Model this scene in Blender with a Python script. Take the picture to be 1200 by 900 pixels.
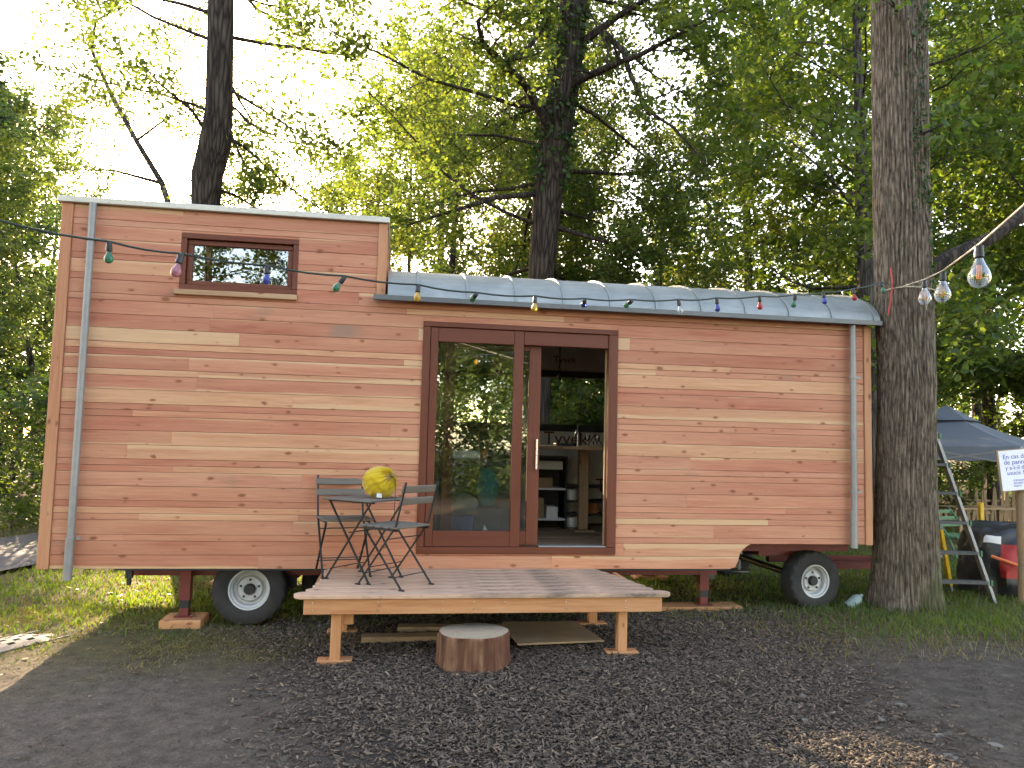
import bpy, bmesh, math, random
import numpy as np
from mathutils import Vector, Matrix, noise

for o in list(bpy.data.objects):
    bpy.data.objects.remove(o)
scene = bpy.context.scene
COL = scene.collection

# ------------------------------------------------------------------ camera
cam_d = bpy.data.cameras.new('camera')
cam = bpy.data.objects.new('camera', cam_d); COL.objects.link(cam)
R_ = ((0.987972, -0.152649, 0.024700), (0.036098, 0.072358, -0.996725), (0.150362, 0.985628, 0.076998))
right, down, fwd = [Vector(v) for v in R_]
m = Matrix((right, -down, -fwd)).transposed().to_4x4()
m.translation = Vector((0, -7.2, 1.7))
cam.matrix_world = m
cam_d.sensor_fit = 'HORIZONTAL'; cam_d.sensor_width = 36; cam_d.lens = 27.0
cam_d.clip_start = 0.05; cam_d.clip_end = 1000
scene.camera = cam

# ------------------------------------------------------------------ sky, sun, exposure
SUN_EL, SUN_AZ = 19.0, -15.9            # azimuth measured from +y towards +x
w = bpy.data.worlds.new('World'); scene.world = w; w.use_nodes = True
nt = w.node_tree; nt.nodes.clear()
out = nt.nodes.new('ShaderNodeOutputWorld'); bg = nt.nodes.new('ShaderNodeBackground'); sky = nt.nodes.new('ShaderNodeTexSky')
sky.sky_type = 'NISHITA'; sky.sun_disc = False
sky.sun_elevation = math.radians(SUN_EL); sky.sun_rotation = math.radians(SUN_AZ)
sky.air_density = 1.0; sky.dust_density = 1.2; sky.ozone_density = 0.8
bg.inputs[1].default_value = 0.15
nt.links.new(sky.outputs[0], bg.inputs[0]); nt.links.new(bg.outputs[0], out.inputs[0])
sd = bpy.data.lights.new('sun', 'SUN'); sd.energy = 3.3; sd.angle = math.radians(0.53); sd.color = (1.0, 0.86, 0.66)
sun = bpy.data.objects.new('sun', sd); COL.objects.link(sun)
se, sa = math.radians(SUN_EL), math.radians(SUN_AZ)
SUNV = Vector((math.sin(sa) * math.cos(se), math.cos(sa) * math.cos(se), math.sin(se)))
sun.rotation_euler = SUNV.to_track_quat('Z', 'Y').to_euler()
vs = scene.view_settings
vs.view_transform = 'Standard'; vs.look = 'None'; vs.gamma = 1.0; vs.use_curve_mapping = False
vs.exposure = 3.3
vs.use_white_balance = True; vs.white_balance_temperature = 8300; vs.white_balance_tint = 20   # camera balanced for the shade
scene.render.engine = 'CYCLES'
cy = scene.cycles
cy.use_denoising = True
cy.max_bounces = 8; cy.diffuse_bounces = 4; cy.glossy_bounces = 4; cy.transmission_bounces = 6; cy.transparent_max_bounces = 16
cy.caustics_reflective = False; cy.caustics_refractive = False
cy.sample_clamp_indirect = 8

# ------------------------------------------------------------------ helpers
def sm(e0, e1, x):
    t = np.clip((x - e0) / (e1 - e0), 0, 1); return t * t * (3 - 2 * t)

def vnoise(x, y, seed=0):
    x = np.asarray(x, float); y = np.asarray(y, float)
    xi = np.floor(x).astype(np.int64); yi = np.floor(y).astype(np.int64)
    xf = x - xi; yf = y - yi
    def h(a, b):
        n = (a * 374761393 + b * 668265263 + seed * 1274126177) & 0x7fffffff
        n = ((n ^ (n >> 13)) * 1274126177) & 0x7fffffff
        return ((n ^ (n >> 16)) & 0xffff) / 65535.0
    u = xf * xf * (3 - 2 * xf); v = yf * yf * (3 - 2 * yf)
    return (h(xi, yi) * (1 - u) + h(xi + 1, yi) * u) * (1 - v) + (h(xi, yi + 1) * (1 - u) + h(xi + 1, yi + 1) * u) * v

def fbm(x, y, seed=0, o=4):
    s = 0; a = .5; f = 1
    for i in range(o):
        s = s + a * vnoise(x * f, y * f, seed + i * 17); a *= .5; f *= 2.03
    return s

def gbase(x):
    return .018 * (np.clip(x, -6, 4.6) + 1.2)

def ground_z(x, y):
    """height of the ground sheet"""
    x = np.asarray(x, float); y = np.asarray(y, float)
    z = gbase(x)
    z = z + .05 * (fbm(x * .9, y * .9, 3) - .47) + .022 * (fbm(x * 5, y * 5, 9) - .47)
    z = z + sm(8, 40, np.hypot(x, y)) * (fbm(x * .12, y * .12, 21) - .4) * 1.2
    return z

def gz(x, y): return float(ground_z(x, y))

class MB:
    def __init__(s): s.v = []; s.f = []; s.mi = []
    def add(s, vs, fs, mi=0):
        b = len(s.v); s.v += [tuple(p) for p in vs]
        for f in fs: s.f.append([b + i for i in f]); s.mi.append(mi)
        return s
    def box(s, x0, x1, y0, y1, z0, z1, mi=0):
        vs = [(x0, y0, z0), (x1, y0, z0), (x1, y1, z0), (x0, y1, z0), (x0, y0, z1), (x1, y0, z1), (x1, y1, z1), (x0, y1, z1)]
        return s.add(vs, [(0, 3, 2, 1), (4, 5, 6, 7), (0, 1, 5, 4), (1, 2, 6, 5), (2, 3, 7, 6), (3, 0, 4, 7)], mi)
    def bbox(s, x0, x1, y0, y1, z0, z1, b=.005, mi=0):
        """box with chamfered edges"""
        vs = []; 
        for k, (X, Y, Z) in enumerate([(x0, y0, z0), (x1, y0, z0), (x1, y1, z0), (x0, y1, z0), (x0, y0, z1), (x1, y0, z1), (x1, y1, z1), (x0, y1, z1)]):
            ix = b if X == x0 else -b; iy = b if Y == y0 else -b; iz = b if Z == z0 else -b
            vs += [(X, Y + iy, Z + iz), (X + ix, Y, Z + iz), (X + ix, Y + iy, Z)]
        f = [(2, 11, 8, 5), (14, 17, 20, 23), (1, 4, 16, 13), (3, 6, 18, 15), (7, 10, 22, 19), (9, 0, 12, 21)]
        f += [(0, 1, 13, 12), (4, 3, 15, 16), (6, 7, 19, 18), (10, 9, 21, 22)]
        f += [(1, 2, 5, 4), (3, 5, 8, 6), (7, 8, 11, 10), (9, 11, 2, 0), (13, 16, 17, 14), (15, 18, 20, 17), (19, 22, 23, 20), (21, 12, 14, 23)]
        f += [(3 * k, 3 * k + 1, 3 * k + 2) for k in range(8)]
        return s.add(vs, f, mi)
    def bar(s, p0, p1, w, h, up=(0, 0, 1), mi=0):
        p0 = Vector(p0); p1 = Vector(p1); d = (p1 - p0).normalized(); up = Vector(up)
        if abs(d.dot(up)) > .98: up = Vector((0, 1, 0)) if abs(d.y) < .9 else Vector((1, 0, 0))
        a = d.cross(up).normalized() * (w / 2); b = a.cross(d).normalized() * (h / 2)
        vs = [p + sa * a + sb * b for p in (p0, p1) for sa, sb in ((-1, -1), (1, -1), (1, 1), (-1, 1))]
        return s.add(vs, [(0, 1, 2, 3), (7, 6, 5, 4), (0, 4, 5, 1), (1, 5, 6, 2), (2, 6, 7, 3), (3, 7, 4, 0)], mi)
    def tube(s, pts, rad, n=8, cap=True, mi=0):
        pts = [Vector(p) for p in pts]
        if not hasattr(rad, '__len__'): rad = [rad] * len(pts)
        b = len(s.v); a = None
        for i, p in enumerate(pts):
            d = (pts[min(i + 1, len(pts) - 1)] - pts[max(i - 1, 0)])
            if d.length < 1e-9: d = Vector((0, 0, 1))
            d.normalize()
            if a is None:
                a = d.orthogonal().normalized()
            else:
                a = (a - d * a.dot(d))
                a = a.normalized() if a.length > 1e-6 else d.orthogonal().normalized()
            c = d.cross(a)
            for k in range(n):
                t = 2 * math.pi * k / n
                s.v.append(tuple(p + (a * math.cos(t) + c * math.sin(t)) * rad[i]))
        for i in range(len(pts) - 1):
            for k in range(n):
                s.f.append([b + i * n + k, b + i * n + (k + 1) % n, b + (i + 1) * n + (k + 1) % n, b + (i + 1) * n + k]); s.mi.append(mi)
        if cap:
            s.f.append([b + k for k in range(n)][::-1]); s.mi.append(mi)
            e = b + (len(pts) - 1) * n; s.f.append([e + k for k in range(n)]); s.mi.append(mi)
        return s
    def lathe(s, prof, n=32, M=None, mi=0):
        """profile of (r, h) about local z; M places it"""
        b = len(s.v); M = M or Matrix.Identity(4)
        for r, h in prof:
            for k in range(n):
                t = 2 * math.pi * k / n
                s.v.append(tuple(M @ Vector((r * math.cos(t), r * math.sin(t), h))))
        for i in range(len(prof) - 1):
            for k in range(n):
                s.f.append([b + i * n + k, b + i * n + (k + 1) % n, b + (i + 1) * n + (k + 1) % n, b + (i + 1) * n + k]); s.mi.append(mi)
        if prof[0][0] > 1e-5: s.f.append([b + k for k in range(n)][::-1]); s.mi.append(mi)
        if prof[-1][0] > 1e-5: e = b + (len(prof) - 1) * n; s.f.append([e + k for k in range(n)]); s.mi.append(mi)
        return s
    def prism(s, poly, y0, y1, mi=0, axis='y'):
        n = len(poly); b = len(s.v)
        for yy in (y0, y1):
            for (a, c) in poly:
                s.v.append((a, yy, c) if axis == 'y' else ((a, c, yy) if axis == 'z' else (yy, a, c)))
        s.f.append([b + i for i in range(n)]); s.f.append([b + n + i for i in range(n)][::-1]); s.mi += [mi, mi]
        for i in range(n):
            j = (i + 1) % n; s.f.append([b + i, b + n + i, b + n + j, b + j]); s.mi.append(mi)
        return s
    def build(s, name, mat, parent=None, smooth=False, origin=None, bevel=0, auto=None):
        v = np.array(s.v, float).reshape(-1, 3)
        if origin is not None: v = v - np.array(origin)
        me = bpy.data.meshes.new(name); me.from_pydata([tuple(p) for p in v], [], s.f)
        mats = mat if isinstance(mat, (list, tuple)) else [mat]
        for q in mats: me.materials.append(q)
        if len(mats) > 1: me.polygons.foreach_set('material_index', s.mi)
        bm = bmesh.new(); bm.from_mesh(me)
        bmesh.ops.remove_doubles(bm, verts=bm.verts, dist=1e-6)
        bmesh.ops.recalc_face_normals(bm, faces=bm.faces)
        bm.to_mesh(me); bm.free()
        if smooth:
            me.polygons.foreach_set('use_smooth', [True] * len(me.polygons))
            me.set_sharp_from_angle(angle=math.radians(auto or 40))
        o = bpy.data.objects.new(name, me); COL.objects.link(o)
        if origin is not None: o.location = origin
        if parent is not None: o.parent = parent
        if bevel:
            mod = o.modifiers.new('bevel', 'BEVEL'); mod.width = bevel; mod.segments = 2; mod.limit_method = 'ANGLE'
        return o

def fast_mesh(name, V, F, mat, parent=None):
    """V (n,3), F (k,q) constant polygon size"""
    me = bpy.data.meshes.new(name); V = np.ascontiguousarray(V, np.float32); F = np.ascontiguousarray(F, np.int32); q = F.shape[1]
    me.vertices.add(len(V)); me.vertices.foreach_set('co', V.ravel())
    me.loops.add(F.size); me.loops.foreach_set('vertex_index', F.ravel())
    me.polygons.add(len(F)); me.polygons.foreach_set('loop_start', np.arange(0, F.size, q, dtype=np.int32))
    me.polygons.foreach_set('loop_total', np.full(len(F), q, np.int32))
    me.materials.append(mat); me.update(calc_edges=True)
    o = bpy.data.objects.new(name, me); COL.objects.link(o)
    if parent is not None: o.parent = parent
    return o

def tag(o, label=None, cat=None, group=None, kind=None):
    if label: o['label'] = label
    if cat: o['category'] = cat
    if group: o['group'] = group
    if kind: o['kind'] = kind
    return o

def empty(name, loc=(0, 0, 0), rz=0):
    o = bpy.data.objects.new(name, None); COL.objects.link(o); o.location = loc; o.rotation_euler = (0, 0, rz); o.empty_display_size = .1
    return o

def copy_tree(o, parent=None):
    c = o.copy(); COL.objects.link(c); c.parent = parent
    for ch in o.children: copy_tree(ch, c)
    return c

# ------------------------------------------------------------------ materials
class NT:
    def __init__(s, name):
        s.m = bpy.data.materials.new(name); s.m.use_nodes = True; s.t = s.m.node_tree; s.t.nodes.clear()
        s.out = s.n('ShaderNodeOutputMaterial')
    def n(s, t, **k):
        x = s.t.nodes.new(t)
        for a, b in k.items(): setattr(x, a, b)
        return x
    def l(s, a, b): s.t.links.new(a, b); return s
    def val(s, sock, v):
        if hasattr(v, 'links') or isinstance(v, bpy.types.NodeSocket): s.t.links.new(v, sock)
        else: sock.default_value = v
    def coord(s, k='Object'): return s.n('ShaderNodeTexCoord').outputs[k]
    def map(s, vec, scale=(1, 1, 1), loc=(0, 0, 0), rot=(0, 0, 0)):
        x = s.n('ShaderNodeMapping'); s.l(vec, x.inputs[0]); x.inputs[1].default_value = loc; x.inputs[2].default_value = rot; x.inputs[3].default_value = scale
        return x.outputs[0]
    def noise(s, vec, scale, detail=4, rough=.55, dist=0):
        x = s.n('ShaderNodeTexNoise'); s.l(vec, x.inputs['Vector']); x.inputs['Scale'].default_value = scale; x.inputs['Detail'].default_value = detail
        x.inputs['Roughness'].default_value = rough; x.inputs['Distortion'].default_value = dist
        return x.outputs[0]
    def voro(s, vec, scale, feat='F1', out='Distance', rand=1):
        x = s.n('ShaderNodeTexVoronoi', feature=feat); s.l(vec, x.inputs['Vector']); x.inputs['Scale'].default_value = scale; x.inputs['Randomness'].default_value = rand
        return x.outputs[out]
    def ramp(s, f, stops):
        x = s.n('ShaderNodeValToRGB'); s.val(x.inputs[0], f); e = x.color_ramp.elements
        while len(e) < len(stops): e.new(.5)
        for q, (p, c) in zip(e, stops): q.position = p; q.color = (c, c, c, 1) if not hasattr(c, '__len__') else (*c, 1)
        return x.outputs[0]
    def mix(s, f, a, b, mode='MIX'):
        x = s.n('ShaderNodeMix', data_type='RGBA', blend_type=mode)
        s.val(x.inputs[0], f)
        for i, v in ((6, a), (7, b)):
            if isinstance(v, tuple): v = (*v, 1) if len(v) == 3 else v
            s.val(x.inputs[i], v)
        return x.outputs[2]
    def math(s, op, a, b=0, c=0):
        x = s.n('ShaderNodeMath', operation=op); s.val(x.inputs[0], a); s.val(x.inputs[1], b); s.val(x.inputs[2], c); return x.outputs[0]
    def mr(s, v, a, b, c=0, d=1):
        x = s.n('ShaderNodeMapRange'); s.val(x.inputs[0], v)
        for i, q in enumerate((a, b, c, d)): x.inputs[i + 1].default_value = q
        return x.outputs[0]
    def bump(s, h, strength=.3, dist=.01, normal=None):
        x = s.n('ShaderNodeBump'); s.l(h, x.inputs['Height']); x.inputs['Strength'].default_value = strength; x.inputs['Distance'].default_value = dist
        if normal is not None: s.l(normal, x.inputs['Normal'])
        return x.outputs[0]
    def pbr(s, color, rough=.6, metal=0, normal=None, spec=None, **k):
        x = s.n('ShaderNodeBsdfPrincipled')
        if isinstance(color, tuple): color = (*color, 1) if len(color) == 3 else color
        s.val(x.inputs['Base Color'], color); s.val(x.inputs['Roughness'], rough); s.val(x.inputs['Metallic'], metal)
        if normal is not None: s.l(normal, x.inputs['Normal'])
        if spec is not None: s.val(x.inputs['Specular IOR Level'], spec)
        for a, b in k.items(): s.val(x.inputs[a.replace('_', ' ')], b)
        s.l(x.outputs[0], s.out.inputs[0]); return s.m

def simple(name, color, rough=.6, metal=0, nscale=30, var=.25, bump=.15, bd=.003, spec=None):
    t = NT(name); c = t.coord(); n = t.noise(c, nscale, 5); n2 = t.noise(c, nscale * .12, 3)
    f = t.math('ADD', t.math('MULTIPLY', n, .5), t.math('MULTIPLY', n2, .5))
    lo = tuple(q * (1 - var) for q in color); hi = tuple(min(1, q * (1 + var)) for q in color)
    col = t.ramp(f, [(.3, lo), (.7, hi)])
    return t.pbr(col, t.mr(n, 0, 1, max(.03, rough - .12), min(1, rough + .12)), metal, t.bump(n, bump, bd), spec)

def wood(name, axis='x', base=None, dark=(.22, .07, .03), pale=(.64, .395, .225), knots=True, weather=0, rough=.62, objcol=True, scale=1.0):
    """sawn timber: long grain along axis, sapwood, knots; base None takes the object colour (alpha = amount of sapwood)"""
    t = NT(name); info = t.n('ShaderNodeObjectInfo'); co = t.coord()
    rnd = t.math('MULTIPLY', info.outputs['Random'], 97.0)
    off = t.n('ShaderNodeCombineXYZ'); t.l(rnd, off.inputs[0]); t.l(rnd, off.inputs[1]); t.l(t.math('MULTIPLY', rnd, 1.7), off.inputs[2])
    va = t.n('ShaderNodeVectorMath', operation='ADD'); t.l(co, va.inputs[0]); t.l(off.outputs[0], va.inputs[1]); v = va.outputs[0]
    if axis == 'z': rot = (0, math.pi / 2, 0)
    elif axis == 'y': rot = (0, 0, math.pi / 2)
    else: rot = (0, 0, 0)
    if axis != 'x': v = t.map(v, rot=rot); col_ = t.map(co, rot=rot)
    else: col_ = co
    sc = scale
    grain = t.noise(t.map(v, (2.2 * sc, 40 * sc, 55 * sc)), 1.0, 6, .62, .8)
    fine = t.noise(t.map(v, (14 * sc, 240 * sc, 240 * sc)), 1.0, 3, .6)
    broad = t.noise(t.map(v, (.9, 5, 7)), 1.0, 3, .5)
    b = info.outputs['Color'] if base is None else None
    if b is None:
        r = t.n('ShaderNodeRGB'); r.outputs[0].default_value = (*base, 1); b = r.outputs[0]
    col = t.mix(t.mr(grain, .32, .72), t.mix(1.0, b, (.72, .58, .52), 'MULTIPLY'), b)
    col = t.mix(t.math('MULTIPLY', t.mr(broad, .35, .7), .5), col, t.mix(.5, b, pale))
    if base is None:
        sep = t.n('ShaderNodeSeparateXYZ'); t.l(col_, sep.inputs[0])
        edge = t.math('ADD', t.math('MULTIPLY', sep.outputs[2], 15.0), t.math('MULTIPLY', t.math('SUBTRACT', t.noise(t.map(v, (1.1, 1, 1)), 1.0, 2, .4), .5), 1.1))
        sap = t.math('GREATER_THAN', t.math('ADD', edge, info.outputs['Alpha']), 1.0)
        sapf = t.mr(t.math('ADD', edge, info.outputs['Alpha']), .9, 1.12)
        col = t.mix(sapf, col, t.mix(t.mr(grain, .3, .75), (.55, .32, .18), pale))
        # bluish-grey stain towards some butt ends
        st = t.mr(t.noise(t.map(v, (1.2, 2, 2)), 1.0, 2, .4), .71, .78)
        col = t.mix(t.math('MULTIPLY', st, .55), col, (.20, .17, .13))
    if knots:
        sv = t.n('ShaderNodeSeparateXYZ'); t.l(v, sv.inputs[0]); cv = t.n('ShaderNodeCombineXYZ')
        t.l(t.math('MULTIPLY', sv.outputs[0], 5.2), cv.inputs[0]); t.l(t.math('MULTIPLY', t.math('ADD', sv.outputs[2], t.math('MULTIPLY', sv.outputs[1], .6)), 11.0), cv.inputs[1]); kv = cv.outputs[0]
        dist = t.noise(t.map(v, (10, 10, 30)), 1.0, 3)
        vv = t.n('ShaderNodeTexVoronoi', feature='F1', voronoi_dimensions='2D'); t.l(kv, vv.inputs['Vector']); vv.inputs['Scale'].default_value = 1.0; vv.inputs['Randomness'].default_value = 1.0
        sel = t.n('ShaderNodeSeparateColor'); t.l(vv.outputs['Color'], sel.inputs[0])
        rad = t.mr(sel.outputs[0], .45, 1.0, -.15, .19)
        k = t.math('SUBTRACT', rad, t.math('ADD', vv.outputs['Distance'], t.math('MULTIPLY', t.math('SUBTRACT', dist, .5), .22)))
        halo = t.mr(k, -.10, .04); core = t.mr(k, .0, .07)
        col = t.mix(t.math('MULTIPLY', halo, .55), col, t.mix(.55, b, dark))
        col = t.mix(t.math('MULTIPLY', core, .8), col, dark)
    col = t.mix(t.math('MULTIPLY', t.mr(fine, .3, .7), .22), col, t.mix(1.0, col, (.62, .55, .5), 'MULTIPLY'))
    if weather:
        wn = t.noise(t.map(t.coord(), (1.4, 1.8, 1.8)), 1.0, 6, .65)
        wf = t.mr(wn, .38, .66, 0, weather)
        col = t.mix(wf, col, (.17, .145, .12))
        sp = t.mr(t.noise(t.map(t.coord(), (9, 14, 9)), 1.0, 5, .7), .55, .72, 0, weather * .9)
        col = t.mix(sp, col, (.065, .055, .045))
        if name == 'deck_boards':
            so = t.n('ShaderNodeSeparateXYZ'); t.l(t.coord(), so.inputs[0])
            mud = t.math('ADD', t.noise(t.map(t.coord(), (2.6, 5, 5)), 1.0, 6, .72), t.math('MULTIPLY', t.mr(so.outputs[0], -.75, .1), .12))
            col = t.mix(t.mr(mud, .54, .68, 0, .5), col, (.17, .135, .10)); col = t.mix(t.mr(mud, .70, .76, 0, .55), col, (.06, .048, .038))
    h = t.math('ADD', t.math('MULTIPLY', grain, .6), t.math('MULTIPLY', fine, .4))
    return t.pbr(col, t.mr(grain, .2, .8, rough - .08, rough + .12), 0, t.bump(h, .28, .004), .3)

M = {}
M['clad'] = wood('larch_cladding')
M['trim_wood'] = wood('larch_trim', 'z', base=(.54, .245, .13))
M['deck'] = wood('deck_boards', 'x', base=(.68, .45, .315), weather=.34, rough=.75)
M['joist'] = wood('fresh_timber', 'x', base=(.58, .275, .125))
M['post'] = wood('fresh_timber_upright', 'z', base=(.58, .27, .12))
M['stain_x'] = wood('stained_frame', 'x', base=(.150, .042, .022), dark=(.06, .015, .01), pale=(.20, .06, .03), knots=False, rough=.45)
M['stain_z'] = wood('stained_frame_upright', 'z', base=(.155, .044, .023), dark=(.06, .015, .01), pale=(.20, .06, .03), knots=False, rough=.45)
M['ply'] = wood('pale_board', 'x', base=(.40, .28, .16), weather=.6)
M['sheath'] = simple('dark_sheathing', (.09, .05, .032), .9)
M['zinc'] = None
t = NT('zinc_roof'); c = t.coord(); n = t.noise(c, 2.2, 6, .65); n2 = t.noise(t.map(c, (1, 6, 6)), 3, 5, .7); sp = t.voro(c, 60)
f = t.math('ADD', t.math('MULTIPLY', n, .6), t.math('MULTIPLY', n2, .4))
col = t.ramp(f, [(.3, (.17, .19, .18)), (.5, (.245, .265, .25)), (.7, (.34, .36, .34))])
col = t.mix(t.mr(t.noise(c, 14, 4), .62, .7, 0, .35), col, (.30, .31, .28))
M['zinc'] = t.pbr(col, t.mr(n, .2, .8, .38, .6), .5, t.bump(n2, .12, .01))
M['flash'] = simple('pale_flashing', (.50, .47, .40), .5, .55, 18, .12)
M['eave'] = simple('dark_zinc_edge', (.12, .125, .125), .5, .6, 20, .2)
M['pipe'] = simple('zinc_pipe', (.25, .245, .235), .5, .35, 12, .22, .1)
M['steel'] = simple('brushed_steel', (.62, .62, .60), .3, .95, 60, .1, .05)
M['black_iron'] = simple('black_iron', (.022, .022, .022), .5, .3, 80, .3)
M['redpaint'] = simple('red_oxide_paint', (.15, .022, .018), .55, .1, 25, .35)
M['rubber'] = simple('tyre_rubber', (.024, .022, .020), .9, 0, 14, .6)
M['rim'] = simple('white_rim_paint', (.42, .42, .41), .55, .1, 9, .35)
M['hub'] = simple('hub_black', (.02, .02, .02), .6, .2)
M['slat'] = wood('grey_slat', 'x', base=(.165, .155, .13), dark=(.05, .045, .04), pale=(.2, .185, .16), knots=False, rough=.75)
M['lining'] = None
t = NT('membrane_lining'); c = t.coord(); n = t.noise(c, 3, 5); cr = t.noise(t.map(c, (1, 1, .35)), 9, 5, .7, 1.5)
M['lining'] = t.pbr(t.ramp(n, [(.3, (.50, .49, .46)), (.7, (.62, .61, .58))]), .55, 0, t.bump(cr, .5, .02))
M['print'] = simple('printed_letters', (.17, .03, .03), .6)
M['floor_wood'] = wood('floor_board', 'x', base=(.30, .21, .13), weather=.4)
M['white'] = simple('white_plastic', (.72, .72, .70), .4, 0, 20, .08)
M['black'] = simple('black_panel', (.014, .016, .02), .5, .1)
M['blue'] = simple('blue_plastic', (.015, .075, .26), .45)
M['teal'] = simple('teal_cloth', (.012, .15, .15), .8)
M['card'] = simple('cardboard', (.33, .21, .11), .85)
M['copper'] = simple('copper_tube', (.55, .28, .13), .35, .8)
M['terra'] = simple('clay', (.45, .18, .05), .8)
M['alu'] = simple('aluminium', (.24, .245, .24), .5, .5, 35, .15)
M['alu_dirty'] = simple('dirty_aluminium', (.085, .085, .080), .8, 0, 14, .35)
M['green_paint'] = simple('green_paint', (.03, .13, .055), .5)
M['yellow_paint'] = simple('yellow_paint', (.62, .36, .02), .45)
M['tent'] = simple('blue_grey_canvas', (.135, .158, .19), .75, 0, 8, .12)
M['tent_grey'] = simple('grey_canvas', (.17, .17, .165), .8, 0, 8, .2)
M['tarp'] = simple('black_tarp', (.018, .019, .022), .38, 0, 9, .4, .5, .02)
M['red_cloth'] = simple('red_cloth', (.36, .018, .015), .6, 0, 9, .3)
M['strap'] = simple('orange_strap', (.75, .17, .05), .6)
M['paper'] = simple('white_paper', (.76, .77, .84), .6, 0, 30, .04)
M['ink'] = simple('blue_ink', (.05, .07, .38), .7)
M['post_raw'] = wood('raw_post', 'z', base=(.34, .24, .13), weather=.5)
M['stone'] = simple('pale_stone', (.15, .135, .11), .85, 0, 14, .3)
M['rope'] = simple('rope_twine', (.42, .36, .25), .9, 0, 60, .3)
M['red_rope'] = simple('red_rope', (.45, .06, .05), .8)
M['cable'] = simple('dark_green_cable', (.012, .028, .022), .5)
M['cable_pale'] = simple('pale_cable', (.40, .37, .30), .7)
M['socket'] = simple('black_socket', (.012, .013, .014), .45)
M['fil'] = simple('amber_filament', (.75, .28, .08), .5)
M['asphalt'] = simple('asphalt', (.026, .027, .032), .9, 0, 60, .3)

t = NT('clear_glass'); fr = t.n('ShaderNodeFresnel'); fr.inputs[0].default_value = 1.65
tr = t.n('ShaderNodeBsdfTransparent'); tr.inputs[0].default_value = (.90, .94, .92, 1); gl = t.n('ShaderNodeBsdfGlossy'); gl.inputs['Roughness'].default_value = 0.0
mx = t.n('ShaderNodeMixShader'); t.l(t.mr(fr.outputs[0], 0, 1, .075, 1.0), mx.inputs[0]); t.l(tr.outputs[0], mx.inputs[1]); t.l(gl.outputs[0], mx.inputs[2]); t.l(mx.outputs[0], t.out.inputs[0])
M['glass'] = t.m
t = NT('bulb_glass'); fr = t.n('ShaderNodeLayerWeight'); fr.inputs[0].default_value = .35
tr = t.n('ShaderNodeBsdfTransparent'); tr.inputs[0].default_value = (.93, .94, .92, 1); gl = t.n('ShaderNodeBsdfGlossy'); gl.inputs['Roughness'].default_value = 0.02
mx = t.n('ShaderNodeMixShader'); t.l(t.mr(fr.outputs[1], 0, 1, .06, .8), mx.inputs[0]); t.l(tr.outputs[0], mx.inputs[1]); t.l(gl.outputs[0], mx.inputs[2]); t.l(mx.outputs[0], t.out.inputs[0])
M['bulb'] = t.m
def tinted(name, c):
    t = NT(name); return t.pbr(tuple(q * .8 for q in c), .3, 0, None, .4, Transmission_Weight=.3)
BULB = {'green': tinted('green_bulb', (.03, .22, .12)), 'pink': tinted('pink_bulb', (.50, .20, .24)), 'blue': tinted('blue_bulb', (.05, .08, .40)),
        'yellow': tinted('amber_bulb', (.72, .42, .06)), 'red': tinted('red_bulb', (.50, .03, .04)), 'clear': M['bulb']}

def leaf_mat(name, a, b, c, trans=.55):
    """thin leaf: reflects and lets light through; every leaf its own tone"""
    t = NT(name); g = t.n('ShaderNodeNewGeometry'); r = g.outputs['Random Per Island']
    big = t.noise(t.coord('Object'), .55, 3)
    f = t.math('ADD', t.math('MULTIPLY', r, .6), t.math('MULTIPLY', t.mr(big, .3, .7), .4))
    col = t.ramp(f, [(.05, a), (.5, b), (.95, c)])
    d = t.n('ShaderNodeBsdfPrincipled'); t.l(col, d.inputs['Base Color']); d.inputs['Roughness'].default_value = .5; d.inputs['Specular IOR Level'].default_value = .35
    tl = t.n('ShaderNodeBsdfTranslucent'); t.l(t.mix(1.0, col, (1.65, 1.75, .65), 'MULTIPLY'), tl.inputs[0])
    mx = t.n('ShaderNodeMixShader'); mx.inputs[0].default_value = trans
    t.l(d.outputs[0], mx.inputs[1]); t.l(tl.outputs[0], mx.inputs[2]); t.l(mx.outputs[0], t.out.inputs[0]); return t.m
M['leaf_oak'] = leaf_mat('oak_leaf', (.042, .074, .030), (.078, .112, .040), (.130, .150, .045), .56)
M['leaf_maple'] = leaf_mat('maple_leaf', (.042, .080, .030), (.076, .118, .038), (.13, .165, .045), .56)
M['leaf_dark'] = leaf_mat('dark_leaf', (.026, .054, .034), (.046, .080, .044), (.09, .105, .045))
M['leaf_yellow'] = leaf_mat('yellowing_leaf', (.06, .095, .030), (.11, .135, .040), (.20, .18, .045), .56)
M['ivy'] = leaf_mat('ivy_leaf', (.02, .05, .018), (.035, .075, .022), (.06, .10, .03), .3)
M['grass'] = leaf_mat('grass_blade', (.05, .090, .020), (.080, .130, .028), (.14, .165, .04), .5)
M['dry'] = leaf_mat('dry_grass', (.10, .085, .04), (.17, .135, .06), (.25, .20, .10), .35)

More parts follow.
